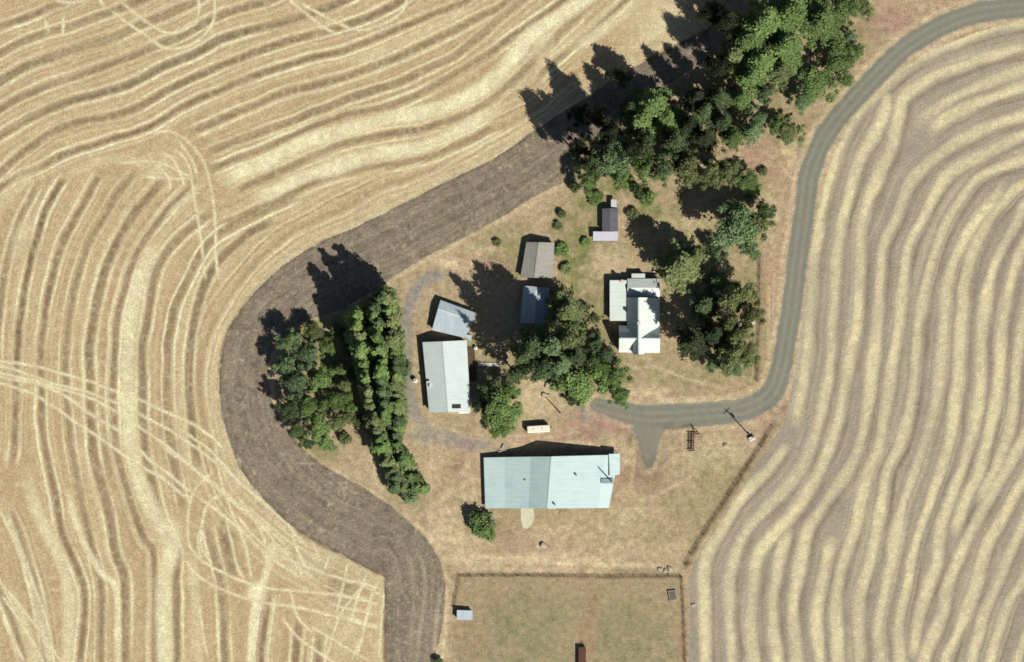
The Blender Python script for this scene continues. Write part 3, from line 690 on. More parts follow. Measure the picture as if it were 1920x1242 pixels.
m = roof_mesh(px4([(868, 768), (880, 767), (881, 775), (858, 776)]), [(0, 3.3), (1, 2.7)], 0.08); m.build('porch_roof', MT['white'], root)
m = MB(); m.prism([W(877, 650), W(889, 652), W(895, 715), W(881, 715)], -0.1, 0.25); m.build('deck', MT['timber'], root)

# skewed shed north of the workshop
building("garden_shed", "skewed galvanised shed half in tree shade, just north of the workshop", "shed",
    [(826, 563), (810, 619.5), (872, 634), (895, 588)], [(0, 2.5), (0.3, 3.3), (1, 2.4)], MT['galv'], MT['board'], 0.3, 0.12, 0.3,
    doors=[('s', .4, 2.0, -.1, 2.0)], windows=[('w', .5, 1.0, .9, 1.8)])
r = building("lean_to", "tiny pale lean-to roof wedged between the skewed shed and the workshop", "lean-to",
    [(868, 627), (884, 629), (884, 640), (877, 637.5)], [(0, 2.5), (1, 2.1)], MT['galv'], MT['board'], 0.15, 0.08, None, doors=[('e', .5, .9, -.1, 1.8)])

# grey shed
building("storage_shed", "grey-roofed gable shed standing alone in grass west of the circled cottage spot".replace("circled cottage spot", "small dark-roofed hut"), "shed",
    [(987, 454.5), (1039.5, 455.5), (1035.5, 522), (975.5, 521)], [(0, 2.3), (0.44, 3.9), (1, 2.4)], MT['grey'], MT['barnwall'], 0.3, 0.14, 0.44,
    doors=[('s', .5, 2.4, -.1, 2.2), ('e', .5, 1.0, -.1, 1.95)], windows=[('w', .3, 1.0, .9, 1.8)])
# small shed in the trees' shade
building("tool_shed", "small metal-roofed tool shed in deep shade south of the grey gable shed", "shed",
    [(981, 536), (1030, 540), (1026, 608), (975, 606)], [(0, 2.2), (0.5, 3.1), (1, 2.3)], MT['galv'], MT['redboard'], 0.25, 0.12, 0.5,
    doors=[('s', .5, 1.1, -.1, 2.0)], windows=[('w', .4, 1.0, .9, 1.7)])

# hut with the dark roof
root, roof, C = building("hut", "small hut with dark grey roof and pale porch roofs, north of the white house", "hut",
    [(1128.5, 392), (1158.5, 391), (1158.5, 434), (1129, 434)], [(0, 2.3), (0.5, 3.0), (1, 2.35)], MT['slate'], MT['board'], 0.2, 0.12, None,
    doors=[('s', .4, .95, -.1, 2.0)], windows=[('w', .5, .9, .9, 1.7), ('e', .5, .9, .9, 1.7)])
m = roof_mesh(px4([(1112, 434.8), (1112, 452), (1158.5, 452), (1158.5, 434.8)]), [(0, 2.2), (1, 1.95)], 0.1); pr = m.build('porch_roof', MT['lilac'], root, label='pale porch roof along the south side of the hut')
for x in (1114, 1136, 1157):
    m = MB(); m.bar(W(x, 450, -.2), W(x, 450, 1.88), 0.07); m.build('porch_post', MT['white'], root)
m = roof_mesh(px4([(1145.5, 375), (1156, 375), (1156, 390.5), (1145.5, 390.5)]), [(0, 2.15), (1, 2.0)], 0.1); m.build('entry_roof', MT['lilac'], root, label='pale narrow roof on the north side of the hut')
for (x, y) in ((1146.5, 376.5), (1155, 376.5)):
    m = MB(); m.bar(W(x, y, -.2), W(x, y, 1.9), 0.07); m.build('porch_post', MT['white'], root)

# the farmhouse
root, roof, C = building("farmhouse", "white metal-roofed farmhouse with crossing gables, shaded by trees on its east", "house",
    [(1175, 558), (1236, 559), (1236, 640), (1175, 640)], [(0, 3.6), (0.35, 8.5), (0.72, 5.1), (1, 3.4)], MT['house'], MT['board'], 0.4, 0.16, 0.35,
    windows=[('e', .3, 1.2, 1, 2.4), ('e', .6, 1.2, 1, 2.4), ('w', .3, 1.2, 1, 2.4)])
def wing(c, prof, over=0.3, nm='roof', lab=None, mat=None):
    Cc = px4(c); lu = (Cc[1] - Cc[0]).length; lv = (Cc[3] - Cc[0]).length
    wall_mesh(Cc, prof, over / lu, over / lv, 0.17).build('wall', MT['board'], root)
    return roof_mesh(Cc, prof, 0.15).build(nm, mat or MT['house'], root, label=lab)
wing([(1160, 611), (1160, 661), (1236.5, 662), (1236.5, 611)], [(0, 3.0), (0.48, 7.8), (1, 3.0)], lab='south gable roof running east to west')
m = MB(); a, b = W(1161, 635, 7.82), W(1236, 635.5, 7.82); d = b - a
m.box((a + b) / 2, (d.length, 0.4, 0.07), math.atan2(d.y, d.x)); m.build('ridge_cap', MT['ridge'], root)
wing([(1186, 633), (1207, 633), (1207, 664.5), (1186, 664.5)], [(0, 6.0), (0.5, 8.45), (1, 6.0)], 0.2, lab='short front gable roof facing south')
m = MB(); a, b = W(1196.5, 634, 8.47), W(1196.5, 664, 8.47); m.box((a + b) / 2, (0.4, (b - a).length, 0.07)); m.build('ridge_cap', MT['ridge'], root)
wing([(1143, 526), (1174.5, 526), (1174.5, 602), (1143, 602)], [(0, 2.75), (1, 3.3)], lab='low flat wing roof on the west side')
wing([(1176, 523), (1176, 557.5), (1236.5, 557.5), (1236.5, 523)], [(0, 2.9), (0.5, 4.4), (1, 3.3)], lab='rear wing roof on the north side')
wing([(1184, 513.5), (1184, 522.5), (1209, 522.5), (1209, 513.5)], [(0, 2.3), (1, 2.6)], 0.15, 'porch_roof')
for (x, y) in ((1196.5, 606), (1166, 528)):
    m = MB(); hz = 8.3 if y > 600 else 3.0
    m.box(W(x, y, hz + .4), (0.7, 0.7, 1.7)); ch = m.build('chimney', MT['brick'], root)
    m = MB(); m.box(W(x, y, hz + 1.3), (0.9, 0.9, 0.12)); m.build('chimney_cap', MT['concrete'], ch)
for (A, B, f, out) in ((W(1161.9, 659.1), W(1234.6, 660.1), .25, (0, -1)), (W(1161.9, 659.1), W(1234.6, 660.1), .8, (0, -1)), (W(1144.9, 528), W(1144.9, 600), .3, (-1, 0)), (W(1144.9, 528), W(1144.9, 600), .7, (-1, 0))):
    opening(root, None, 'window', A, B, f, 1.2, 1.0, 2.2, MT['white'], out)
opening(root, None, 'door', W(1187.3, 663.2), W(1205.8, 663.2), .5, 1.0, -.1, 2.1, MT['door'], (0, -1))

# little hut in the pasture
building("animal_shelter", "small pale blue-roofed shelter at the pasture's west fence", "shelter",
    [(857, 1143.5), (886.5, 1144.5), (886.5, 1162.5), (856.5, 1161.5)], [(0, 2.1), (1, 1.8)], MT['galv'], MT['barnwall'], 0.2, 0.1, None, doors=[('e', .5, .9, -.1, 1.5)])

# ---------------------------------------------------------------- trailer and farmyard things
def trailer():
    c = W(1009.5, 804.5); rot = math.radians(3.5)
    root = thing("camper_trailer", "long cream white camper trailer parked just north of the barn", "trailer", (c.x, c.y, 0))
    R3 = Matrix.Rotation(rot, 3, 'Z')
    P = lambda x, y, z: c + R3 @ Vector((x, y, 0)) + Vector((0, 0, z))
    m = MB(); m.box(P(0, 0, 1.55), (6.8, 2.15, 1.9), rot, 0.22); m.build('body', MT['cream'], root, smooth=False)
    m = MB(); m.box(P(0, 0, 0.58), (6.6, 1.9, 0.14), rot)
    m.build('chassis', MT['steel'], root)
    for x in (-1.4, 1.2):
        m = MB(); m.box(P(x, 0, 2.57), (0.55, 0.55, 0.14), rot, 0.03); m.build('roof_vent', MT['white'], root)
    for sy in (-1, 1):
        for x in (-1.9, 1.7):
            m = MB(); m.box(P(x, sy * 1.075, 1.75), (1.3, 0.05, 0.6), rot); w = m.build('window', MT['white'], root)
            m = MB(); m.box(P(x, sy * 1.105, 1.75), (1.14, 0.03, 0.46), rot); m.build('pane', MT['glass'], w)
        m = MB(); m.bar(P(-0.2, sy * 0.86, 0.36), P(-0.2, sy * 1.06, 0.36), 0.36, 0.36, 20); w = m.build('wheel', MT['black'], root)
        m = MB(); m.bar(P(-0.2, sy * 1.05, 0.36), P(-0.2, sy * 1.08, 0.36), 0.2, 0.2, 16); m.build('rim', MT['steel'], w)
    m = MB(); m.box(P(0.2, -1.075, 1.35), (0.8, 0.05, 1.5), rot); d = m.build('door', MT['cream'], root)
    m = MB(); m.box(P(0.5, -1.115, 1.35), (0.06, 0.03, 0.2), rot); m.build('handle', MT['steel'], d)
    m = MB(); m.bar(P(3.2, 0.6, 0.56), P(4.2, 0, 0.52), 0.06); m.bar(P(3.2, -0.6, 0.56), P(4.2, 0, 0.52), 0.06); m.bar(P(4.15, 0, 0.52), P(4.15, 0, 0), 0.05); m.build('hitch', MT['steel'], root)
trailer()

# concrete pad, boards, tanks and junk
c = W(988, 968); m = MB()
m.prism([W(976, 953.5), W(1000, 953.5), W(1002, 968), W(999, 981), (W(988, 992)), W(980, 989), W(976, 975)], -0.1, 0.16)
tag(m.build('concrete_pad', MT['concrete'], None, origin=(c.x, c.y, 0)), "cream concrete pad with a blunt tapered end on the barn's south side", "concrete pad")
c = W(920, 968); t_ = thing("junk_crate", "small pale crate on the ground between the round bush and the barn", "crate", (c.x, c.y, 0))
m = MB(); m.box(W(920, 968, .35), (1.7, 1.3, .7), .1); m.build('body', MT['white'], t_)
m = MB(); m.box(W(920, 968, .74), (1.8, 1.4, .07), .1); m.build('lid', MT['steel'], t_)
c = W(916, 684); t_ = thing("board_stack", "long narrow stack of white boards on grass east of the workshop", "board stack", (c.x, c.y, 0))
for k in range(3):
    m = MB(); m.box(W(916.5, 681.6 + k * 2.2, .25 + .02 * k), (6.4, .32, .3), -.02); m.build('board', MT['white'], t_)
for k in (-1, 1):
    m = MB(); m.box(W(916.5 + k * 13, 683.8, .05), (.25, 1.1, .1)); m.build('bearer', MT['timber'], t_)
def drum(x, y, r, h, name, label, cat, mat):
    c = W(x, y); t_ = thing(name, label, cat, (c.x, c.y, 0))
    m = MB(); m.bar(W(x, y, 0), W(x, y, h), r, r, 20); m.build('body', mat, t_)
    m = MB(); m.bar(W(x, y, h), W(x, y, h + .22), r * .97, r * .25, 20); tp = m.build('top', mat, t_)
    m = MB(); m.bar(W(x, y, h + .2), W(x, y, h + .36), .16, .16, 12); m.build('cap', MT['steel'], tp)
drum(779, 714, .72, 1.5, "water_tank", "round white tank standing west of the workshop by the farm track", "tank", MT['white'])
drum(892, 653, .55, 1.0, "oil_drum", "short cream tank at the workshop's north-east corner", "tank", MT['cream'])
c = W(946, 845); t_ = thing("scrap_pile", "heap of pale scrap sheets against the barn's north wall", "scrap pile", (c.x, c.y, 0))
for k, (x, y, a, sx) in enumerate([(941, 842, .7, 1.5), (947, 846, -.4, 1.9), (938, 848, .2, 1.2), (944, 838, 1.2, 1.3)]):
    m = MB(); m.box(W(x, y, .16 + .1 * k), (sx, .8, .07), a, 0, Matrix.Rotation(.12, 4, 'X')); m.build('sheet', MT['steel'] if k % 2 else MT['stone'], t_)
c = W(1395, 608); t_ = thing("garden_bench", "small pale bench under the trees near the east fence", "bench", (c.x, c.y, 0))
m = MB(); m.box(W(1395, 608.5, .45), (2.2, .55, .06)); m.build('seat', MT['white'], t_)
m = MB(); m.box(W(1395, 606.6, .75), (2.2, .06, .45)); m.build('backrest', MT['white'], t_)
for k in (-1, 1):
    m = MB(); m.box(W(1395 + k * 6, 608.5, .21), (.08, .5, .42)); m.build('leg', MT['white'], t_)
c = W(1412, 606); m = MB(); m.box(W(1412, 606, .5), (.9, .7, 1.0), .3, .06); 
t_ = thing("bee_hive", "small grey box just east of the pale bench", "box", (c.x, c.y, 0)); m.build('body', MT['steel'], t_)
m = MB(); m.box(W(1412, 606, 1.05), (1.0, .8, .08), .3); m.build('lid', MT['white'], t_)

def rock(x, y, r, seed, label, group=None, mat=None, name="boulder"):
    rr = random.Random(seed); bm = bmesh.new()
    bmesh.ops.create_icosphere(bm, subdivisions=2, radius=r)
    ph = [rr.uniform(0, 6) for _ in range(3)]
    for v in bm.verts:
        k = 1 + .22 * math.sin(v.co.x / r * 3 + ph[0]) * math.cos(v.co.y / r * 2.6 + ph[1]) + rr.uniform(-.07, .07)
        v.co = Vector((v.co.x * k * 1.25, v.co.y * k, v.co.z * k * .65 + r * .3))
    me = bpy.data.meshes.new(name); bm.to_mesh(me); bm.free(); me.materials.append(mat or MT['stone'])
    o = bpy.data.objects.new(name, me); col.objects.link(o); o.location = W(x, y); o.rotation_euler.z = rr.uniform(0, 3)
    return tag(o, label, "boulder", group)
rock(1019, 1023, 1.0, 1, "flat pale boulder alone in the dry yard south of the concrete pad")
for k, (x, y, r, lb) in enumerate([(1238, 1068, .7, "westernmost pale boulder of the row at the pasture's north-east corner"), (1247, 1071, .6, "middle pale boulder of the row at the pasture's north-east corner"), (1256, 1067, .8, "easternmost pale boulder of the row at the pasture's north-east corner")]):
    rock(x, y, r, 5 + k, lb, "boulders by the pasture corner")
rock(1021, 741, .8, 12, "small pale boulder at the edge of the bare patch below the centre trees")
rock(1028, 722, .9, 13, "pale boulder close under the centre trees, above the bare patch")
rock(1361, 836, .7, 14, "pale boulder in dry grass west of the transformer pole")
rock(1300, 1135, .55, 15, "tiny pale boulder outside the pasture's east fence")

c = W(1260, 1117); t_ = thing("stock_tank", "grey metal stock tank in the pasture's north-east corner", "water trough", (c.x, c.y, 0))
m = MB(); m.prism([W(1252, 1108), W(1267, 1106), W(1270, 1124), W(1256, 1128)], 0, .6); tb = m.build('tank', plain_mat("dull_zinc", alb(158,150,138), .6, .4, .3), t_)
m = MB(); m.prism([W(1254, 1110), W(1265.5, 1108.4), W(1268, 1122), W(1257, 1125.5)], .55, .605); m.build('water', plain_mat("trough_water", alb(120,116,104), .15, .5, .2), t_)
c = W(1090, 1230); t_ = thing("feed_wagon", "rusty red feed wagon at the bottom edge of the pasture", "wagon", (c.x, c.y, 0))
m = MB(); m.box(W(1091, 1230, 1.0), (2.3, 5.6, .9), 0, .05); m.build('box', MT['rust'], t_)
m = MB(); m.box(W(1091, 1230, 1.48), (1.9, 5.1, .07)); m.build('load', plain_mat("brown_feed", alb(116,80,66), .9, .1, .4, 3), t_)
for sx in (-1, 1):
    for y in (1220, 1241):
        m = MB(); p = W(1091, y, .38); m.bar(p + Vector((sx * .95, 0, 0)), p + Vector((sx * 1.2, 0, 0)), .38, .38, 16); w = m.build('wheel', MT['black'], t_)
        m = MB(); m.bar(p + Vector((sx * 1.19, 0, 0)), p + Vector((sx * 1.23, 0, 0)), .2, .2, 12); m.build('rim', MT['rust'], w)
m = MB(); m.bar(W(1091, 1213, .6), W(1091, 1203, .3), .08); m.build('drawbar', MT['rust'], t_)

# rusty implement beside the driveway
c = W(1303, 820); t_ = thing("field_harrow", "rusty field harrow standing in dry grass south of the driveway", "harrow", (c.x, c.y, 0))
m = MB()
for (a, b) in (((1294, 812), (1294, 846)), ((1300, 812), (1300, 846)), ((1290, 812), (1312, 814)), ((1291, 830), (1302, 830)), ((1291, 845), (1302, 845))):
    m.bar(W(*a, .85), W(*b, .85), .16)
m.build('frame', MT['rust'], t_)
for y in (812, 821, 830, 839, 846):
    for x in (1292.5, 1297, 1301.5):
        m = MB(); m.bar(W(x, y, .95), W(x - 1, y, -.05), .07, .03); m.build('tine', MT['rust'], t_)
m = MB(); m.bar(W(1303, 812, .7), W(1296, 796, .5), .1); m.bar(W(1312, 814, .7), W(1296, 796, .5), .1); m.build('drawbar', MT['rust'], t_)

# utility poles
def pole(x, y, h, name, label, arms=True, transformer=False, lamp=False):
    c = W(x, y); t_ = thing(name, label, "pole", (c.x, c.y, 0))
    m = MB(); m.bar(W(x, y, -.3), W(x, y, h), .21, .14, 12); m.build('pole', MT['timber'], t_)
    d = Vector((.73, .68, 0))
    if arms:
        q = W(x, y, h - .6); m = MB(); rz = math.atan2(d.y, d.x)
        m.box(q + Vector((d.y, -d.x, 0)) * .2, (2.6, .14, .16), rz); a = m.build('crossarm', MT['timber'], t_)
        for k in (-1.15, -.45, .45, 1.15):
            m = MB(); m.bar(q + d * k + Vector((d.y, -d.x, 0)) * .2 + Vector((0, 0, .08)), q + d * k + Vector((d.y, -d.x, 0)) * .2 + Vector((0, 0, .32)), .07, .05); m.build('insulator', MT['white'], a)
    if transformer:
        m = MB(); m.bar(W(x + 3.2, y + .5, h - 3.2), W(x + 3.2, y + .5, h - 2.0), .34, .34, 16); tr = m.build('transformer', MT['steel'], t_)
        m = MB(); m.bar(W(x + 3.2, y + .5, h - 2.0), W(x + 3.2, y + .5, h - 1.7), .09, .06); m.build('bushing', MT['white'], tr)
        m = MB(); m.box(W(x + 1.6, y + .2, 1.5), (.4, .25, .7)); m.build('meter_box', MT['steel'], t_)
    if lamp:
        m = MB(); m.bar(W(x, y, h - .4), W(x + 8, y - 3, h + .1), .05); a = m.build('lamp_arm', MT['steel'], t_)
        m = MB(); m.bar(W(x + 8, y - 3, h - .15), W(x + 8, y - 3, h + .15), .28, .12); m.build('lamp_head', MT['steel'], a)
    return t_
pole(1407, 818, 11.6, "utility_pole", "tall timber pole with crossarm and transformer beside the driveway's east end", True, True)
pole(1050, 774, 7.4, "lamp_post", "bare timber yard pole with a lamp arm between centre trees and trailer", False, False, True)
c = W(1408, 824); t_ = thing("pump_house", "low pale metal box at the foot of the transformer pole", "box", (c.x, c.y, 0))
m = MB(); m.box(W(1410, 823, .5), (1.7, 1.1, 1.0), .4); m.build('body', MT['steel'], t_)
m = MB(); m.box(W(1410, 823, 1.04), (1.9, 1.3, .1), .4); m.build('lid', MT['white'], t_)

# fences
def fence(pts, label, h=1.35, gap=3.6, rails=3, name="wire_fence", r=.045, pr=.1):
    L = smooth_line(pts, 3.0); c = W(*L[0]); root = thing(name, label, "fence", (c.x, c.y, 0))
    P = [W(*p) for p in L]; d = [0]
    for a, b in zip(P[:-1], P[1:]): d.append(d[-1] + (b - a).length)
    n = max(2, int(round(d[-1] / gap)) + 1); Q = []
    rr = random.Random(len(pts) + int(d[-1]))
    for k in range(n):
        s = d[-1] * k / (n - 1)
        Q.append(Vector((np.interp(s, d, [p.x for p in P]), np.interp(s, d, [p.y for p in P]), 0)))
        m = MB(); q = Q[-1]; m.bar(q + Vector((0, 0, -.2)), q + Vector((rr.uniform(-.06, .06), rr.uniform(-.06, .06), h + rr.uniform(-.05, .12))), pr, pr * .85)
        m.build('post', MT['timber'], root)
    for j in range(rails):
        m = MB(); z = h * (j + 1) / (rails + .35)
        for a, b in zip(Q[:-1], Q[1:]): m.bar(a + Vector((0, 0, z)), b + Vector((0, 0, z)), r, None, 5)
        m.build('rail', MT['timber'], root)
fence([(861, 1081), (1000, 1080.5), (1140, 1082), (1278, 1081)], "straight timber fence along the pasture's north side")
fence([(860, 1084), (857, 1110), (851, 1141)], "short timber fence running down to the pasture shelter")
fence([(1279, 1084), (1283, 1160), (1286, 1262)], "timber fence along the pasture's east side")
fence([(1285, 1059), (1330, 986), (1385, 901), (1425, 841), (1449, 800)], "slanting timber fence in the weedy ditch beside the windrowed field")
fence([(1424, 478), (1424.5, 540), (1424, 600), (1419, 715)], "timber fence between the east trees and the gravel road")

# ---------------------------------------------------------------- trees
LM = {
 'green': leaf_mat("leaf_green", (0.165, 0.240, 0.070, 1), (0.100, 0.160, 0.046, 1), (0.270, 0.330, 0.140, 1)),
 'blue': leaf_mat("leaf_bluish", (0.158, 0.226, 0.098, 1), (0.100, 0.154, 0.066, 1), (0.255, 0.318, 0.175, 1)),
 'olive': leaf_mat("leaf_olive", (0.190, 0.220, 0.085, 1), (0.120, 0.148, 0.054, 1), (0.290, 0.310, 0.155, 1)),
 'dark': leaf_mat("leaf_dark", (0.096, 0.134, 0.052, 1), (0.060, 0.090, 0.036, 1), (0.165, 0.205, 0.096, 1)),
 'shade_dark': leaf_mat("leaf_shade_dark", (0.046, 0.060, 0.027, 1), (0.030, 0.041, 0.019, 1), (0.085, 0.105, 0.05, 1)),  # near-black leaf colour that stands in for shade
}
def leaf_mesh(name, C, Nn, size, seed):
    r = np.random.default_rng(seed); n = len(C)
    Nn = Nn / (np.linalg.norm(Nn, axis=1, keepdims=True) + 1e-9)
    up = r.normal(size=(n, 3)); T = np.cross(Nn, up); T /= np.linalg.norm(T, axis=1, keepdims=True) + 1e-9
    B = np.cross(Nn, T); s = size[:, None] * 0.5; asp = r.uniform(0.5, 1.0, (n, 1))
    V = np.stack([C - T * s, C - B * s * asp + T * s * 0.2, C + T * s, C + B * s * asp - T * s * 0.2], 1).reshape(-1, 3).astype(np.float32)
    me = bpy.data.meshes.new(name)
    me.vertices.add(4 * n); me.loops.add(4 * n); me.polygons.add(n)
    me.vertices.foreach_set("co", V.ravel()); me.loops.foreach_set("vertex_index", np.arange(4 * n, dtype=np.int32))
    me.polygons.foreach_set("loop_start", np.arange(0, 4 * n, 4, dtype=np.int32)); me.update(calc_edges=True)
    me.materials.append(LM['green']); return me
def rand_dir(r, n):
    d = r.normal(size=(n, 3)); return d / np.linalg.norm(d, axis=1, keepdims=True)
def broad_proto(seed):
    """crown radius 1 m-normalised x10 units: R=5, from z=2 to z=11"""
    r = np.random.default_rng(seed); C = []; Nn = []; Sz = []; lobes = []
    nl = 44
    sq = r.uniform(.8, 1.2); th0 = r.uniform(0, 6.28)
    for k in range(nl):
        d = rand_dir(r, 1)[0]; d[2] = abs(d[2]) - 0.3
        a = math.atan2(d[1], d[0]); out = 1 + .16 * math.sin(2 * a + th0) + .12 * math.sin(5 * a + 2 * th0)
        rad = r.uniform(0.5, 1.0) if k > 7 else r.uniform(0, 0.45)
        p = np.array([d[0] * 5 * rad * out * sq, d[1] * 5 * rad * out / sq, 6.4 + d[2] * 4.4 * rad + (1 - rad) * 2.6 + r.normal() * .5])
        lr = r.uniform(0.5, 1.45) * (1.15 if k < 8 else 1); lobes.append((p, lr))
        n = int(r.uniform(150, 290) * lr ** 1.5)
        dd = rand_dir(r, n); rr_ = r.uniform(0.35, 1.25, (n, 1)) * lr
        C.append(p + dd * rr_ * np.array([1, 1, .75])); Nn.append(dd * .8 + r.normal(size=(n, 3)) * 0.7 + np.array([.2, -.2, .5])); Sz.append(r.uniform(0.2, 0.56, n))
    n = 420; dd = rand_dir(r, n); C.append(np.array([0, 0, 6.3]) + dd * r.uniform(.2, .8, (n, 1)) * np.array([4.2 * sq, 4.2 / sq, 3.2])); Nn.append(dd + r.normal(size=(n, 3))); Sz.append(r.uniform(.35, .75, n))
    me = leaf_mesh("crown", np.vstack(C), np.vstack(Nn), np.concatenate(Sz), seed)
    m = MB(); m.bar((0, 0, -.3), (0, 0, 3.2), .34, .26, 9)
    for p, lr in lobes[:9]: m.bar((0, 0, r.uniform(2.0, 3.2)), tuple(p), .14, .04, 5)
    return me, m
def pine_proto(seed):
    """open irregular conifer, height 24, crown radius about 4"""
    r = np.random.default_rng(seed); C = []; Nn = []; Sz = []; br = []
    z = 5.0
    while z < 23.6:
        t = (z - 5) / 19; L = 4.4 * (1 - t ** 1.6) ** 0.75 * (0.75 + .25 * math.sin(t * 9 + seed)) + .25
        nb = 6 if t < .75 else 4; a0 = r.uniform(0, 6.28)
        for k in range(nb):
            if r.random() < .12: continue
            a = a0 + k * 6.28 / nb + r.normal() * .25; l = L * r.uniform(.6, 1.12)
            dx, dy = math.cos(a), math.sin(a); tip = np.array([dx * l, dy * l, z + l * .05 + r.uniform(-.3, .5)]); base = np.array([0, 0, z - .5])
            br.append((base, tip))
            n = int(40 + 52 * l / 4)
            s = r.uniform(.3, 1.05, (n, 1)); side = r.normal(size=(n, 1)) * .42 * s
            p = base + (tip - base) * s + side * np.array([-dy, dx, 0]) + r.normal(size=(n, 3)) * .16
            C.append(p); Nn.append(np.array([0, 0, 1.0]) + r.normal(size=(n, 3)) * .65); Sz.append(r.uniform(.28, .66, n))
        z += r.uniform(.75, 1.15)
    n = 60; C.append(np.array([0, 0, 23.4]) + r.normal(size=(n, 3)) * np.array([.3, .3, .7])); Nn.append(rand_dir(r, n)); Sz.append(r.uniform(.3, .55, n))
    me = leaf_mesh("crown", np.vstack(C), np.vstack(Nn), np.concatenate(Sz), seed)
    m = MB(); m.bar((0, 0, -.3), (0, 0, 23.2), .38, .05, 9)
    for b, t in br[::3]: m.bar(tuple(b), tuple(b + (t - b) * .8), .07, .02, 4)
    return me, m
def poplar_proto(seed):
    """columnar poplar, height 20, radius about 2"""
    r = np.random.default_rng(seed); C = []; Nn = []; Sz = []
    for k in range(34):
        t = (k + r.random()) / 34; z = 1.6 + t * 17.6
        R = 1.75 * (min(1, t * 5) ** .6) * (1 - max(0, t - .45) / .58) ** .65 + .12
        a = r.uniform(0, 6.28); q = R * r.uniform(.2, .7); lr = max(.35, R * r.uniform(.4, .62))
        n = int(60 + 60 * lr); d = rand_dir(r, n)
        C.append(np.array([math.cos(a) * q, math.sin(a) * q, z]) + d * r.uniform(.5, 1.08, (n, 1)) * lr * np.array([1, 1, 1.5])); Nn.append(d + r.normal(size=(n, 3)) * .5 + np.array([0, 0, .25])); Sz.append(r.uniform(.3, .6, n))
    me = leaf_mesh("crown", np.vstack(C), np.vstack(Nn), np.concatenate(Sz), seed)
    m = MB(); m.bar((0, 0, -.3), (0, 0, 18.5), .26, .04, 8)
    return me, m
def shrub_proto(seed):
    """low bush, radius 2, height 2.6"""
    r = np.random.default_rng(seed); C = []; Nn = []; Sz = []
    for k in range(14):
        d = rand_dir(r, 1)[0]; p = np.array([d[0] * 1.3, d[1] * 1.3, 1.1 + abs(d[2]) * .7]); lr = r.uniform(.5, .85); n = 110
        dd = rand_dir(r, n); C.append(p + dd * r.uniform(.5, 1.08, (n, 1)) * lr); Nn.append(dd + r.normal(size=(n, 3)) * .5 + np.array([0, 0, .3])); Sz.append(r.uniform(.22, .45, n))
    me = leaf_mesh("crown", np.vstack(C), np.vstack(Nn), np.concatenate(Sz), seed)
    m = MB()
    for a in range(5): m.bar((0, 0, -.2), (math.cos(a * 1.26) * .9, math.sin(a * 1.26) * .9, 1.4), .07, .03, 5)
    return me, m
PROTO = {}
def add_proto(kind, i, pair):
    me, m = pair; bm = m.bm; bmesh.ops.recalc_face_normals(bm, faces=bm.faces)
    tm = bpy.data.meshes.new("trunk"); bm.to_mesh(tm); bm.free(); tm.materials.append(MT['bark']); PROTO[kind, i] = (me, tm)
NV = {'broad': 5, 'pine': 4, 'poplar': 4, 'shrub': 2}
for i in range(5): add_proto('broad', i, broad_proto(100 + i))
for i in range(4): add_proto('pine', i, pine_proto(200 + i))
for i in range(4): add_proto('poplar', i, poplar_proto(300 + i))
for i in range(2): add_proto('shrub', i, shrub_proto(400 + i))
BASE = {'broad': (5.2, 11.0), 'pine': (4.0, 24.0), 'poplar': (1.9, 20.0), 'shrub': (2.0, 2.6)}
KNAME = {'broad': 'broadleaf_tree', 'pine': 'pine_tree', 'poplar': 'poplar_tree', 'shrub': 'shrub'}
KCAT = {'broad': 'tree', 'pine': 'pine tree', 'poplar': 'poplar tree', 'shrub': 'shrub'}
tr = random.Random(11)
used_labels = set()
def tree(x, y, rpx, kind, h, colour, label, group):
    root = thing(KNAME[kind], label, KCAT[kind], W(x, y), group)
    if label in used_labels: print("DUPLICATE LABEL", label)
    used_labels.add(label)
    br, bh = BASE[kind]; s = rpx * S / br * {'broad': 1.08 if group == GW else 1.16, 'pine': 1.32, 'poplar': 1.17, 'shrub': 1.1}[kind]; sz = h / bh * 1.06
    root.scale = (s * tr.uniform(.93, 1.07), s * tr.uniform(.93, 1.07), sz); root.rotation_euler.z = tr.uniform(0, 6.28)
    cm, tm = PROTO[kind, tr.randrange(NV[kind])]
    t = bpy.data.objects.new("trunk", tm); col.objects.link(t); t.parent = root
    c = bpy.data.objects.new("crown", cm); col.objects.link(c); c.parent = root
    c.material_slots[0].link = 'OBJECT'; c.material_slots[0].material = LM[colour]
    return root
GW = "trees of the western grove"
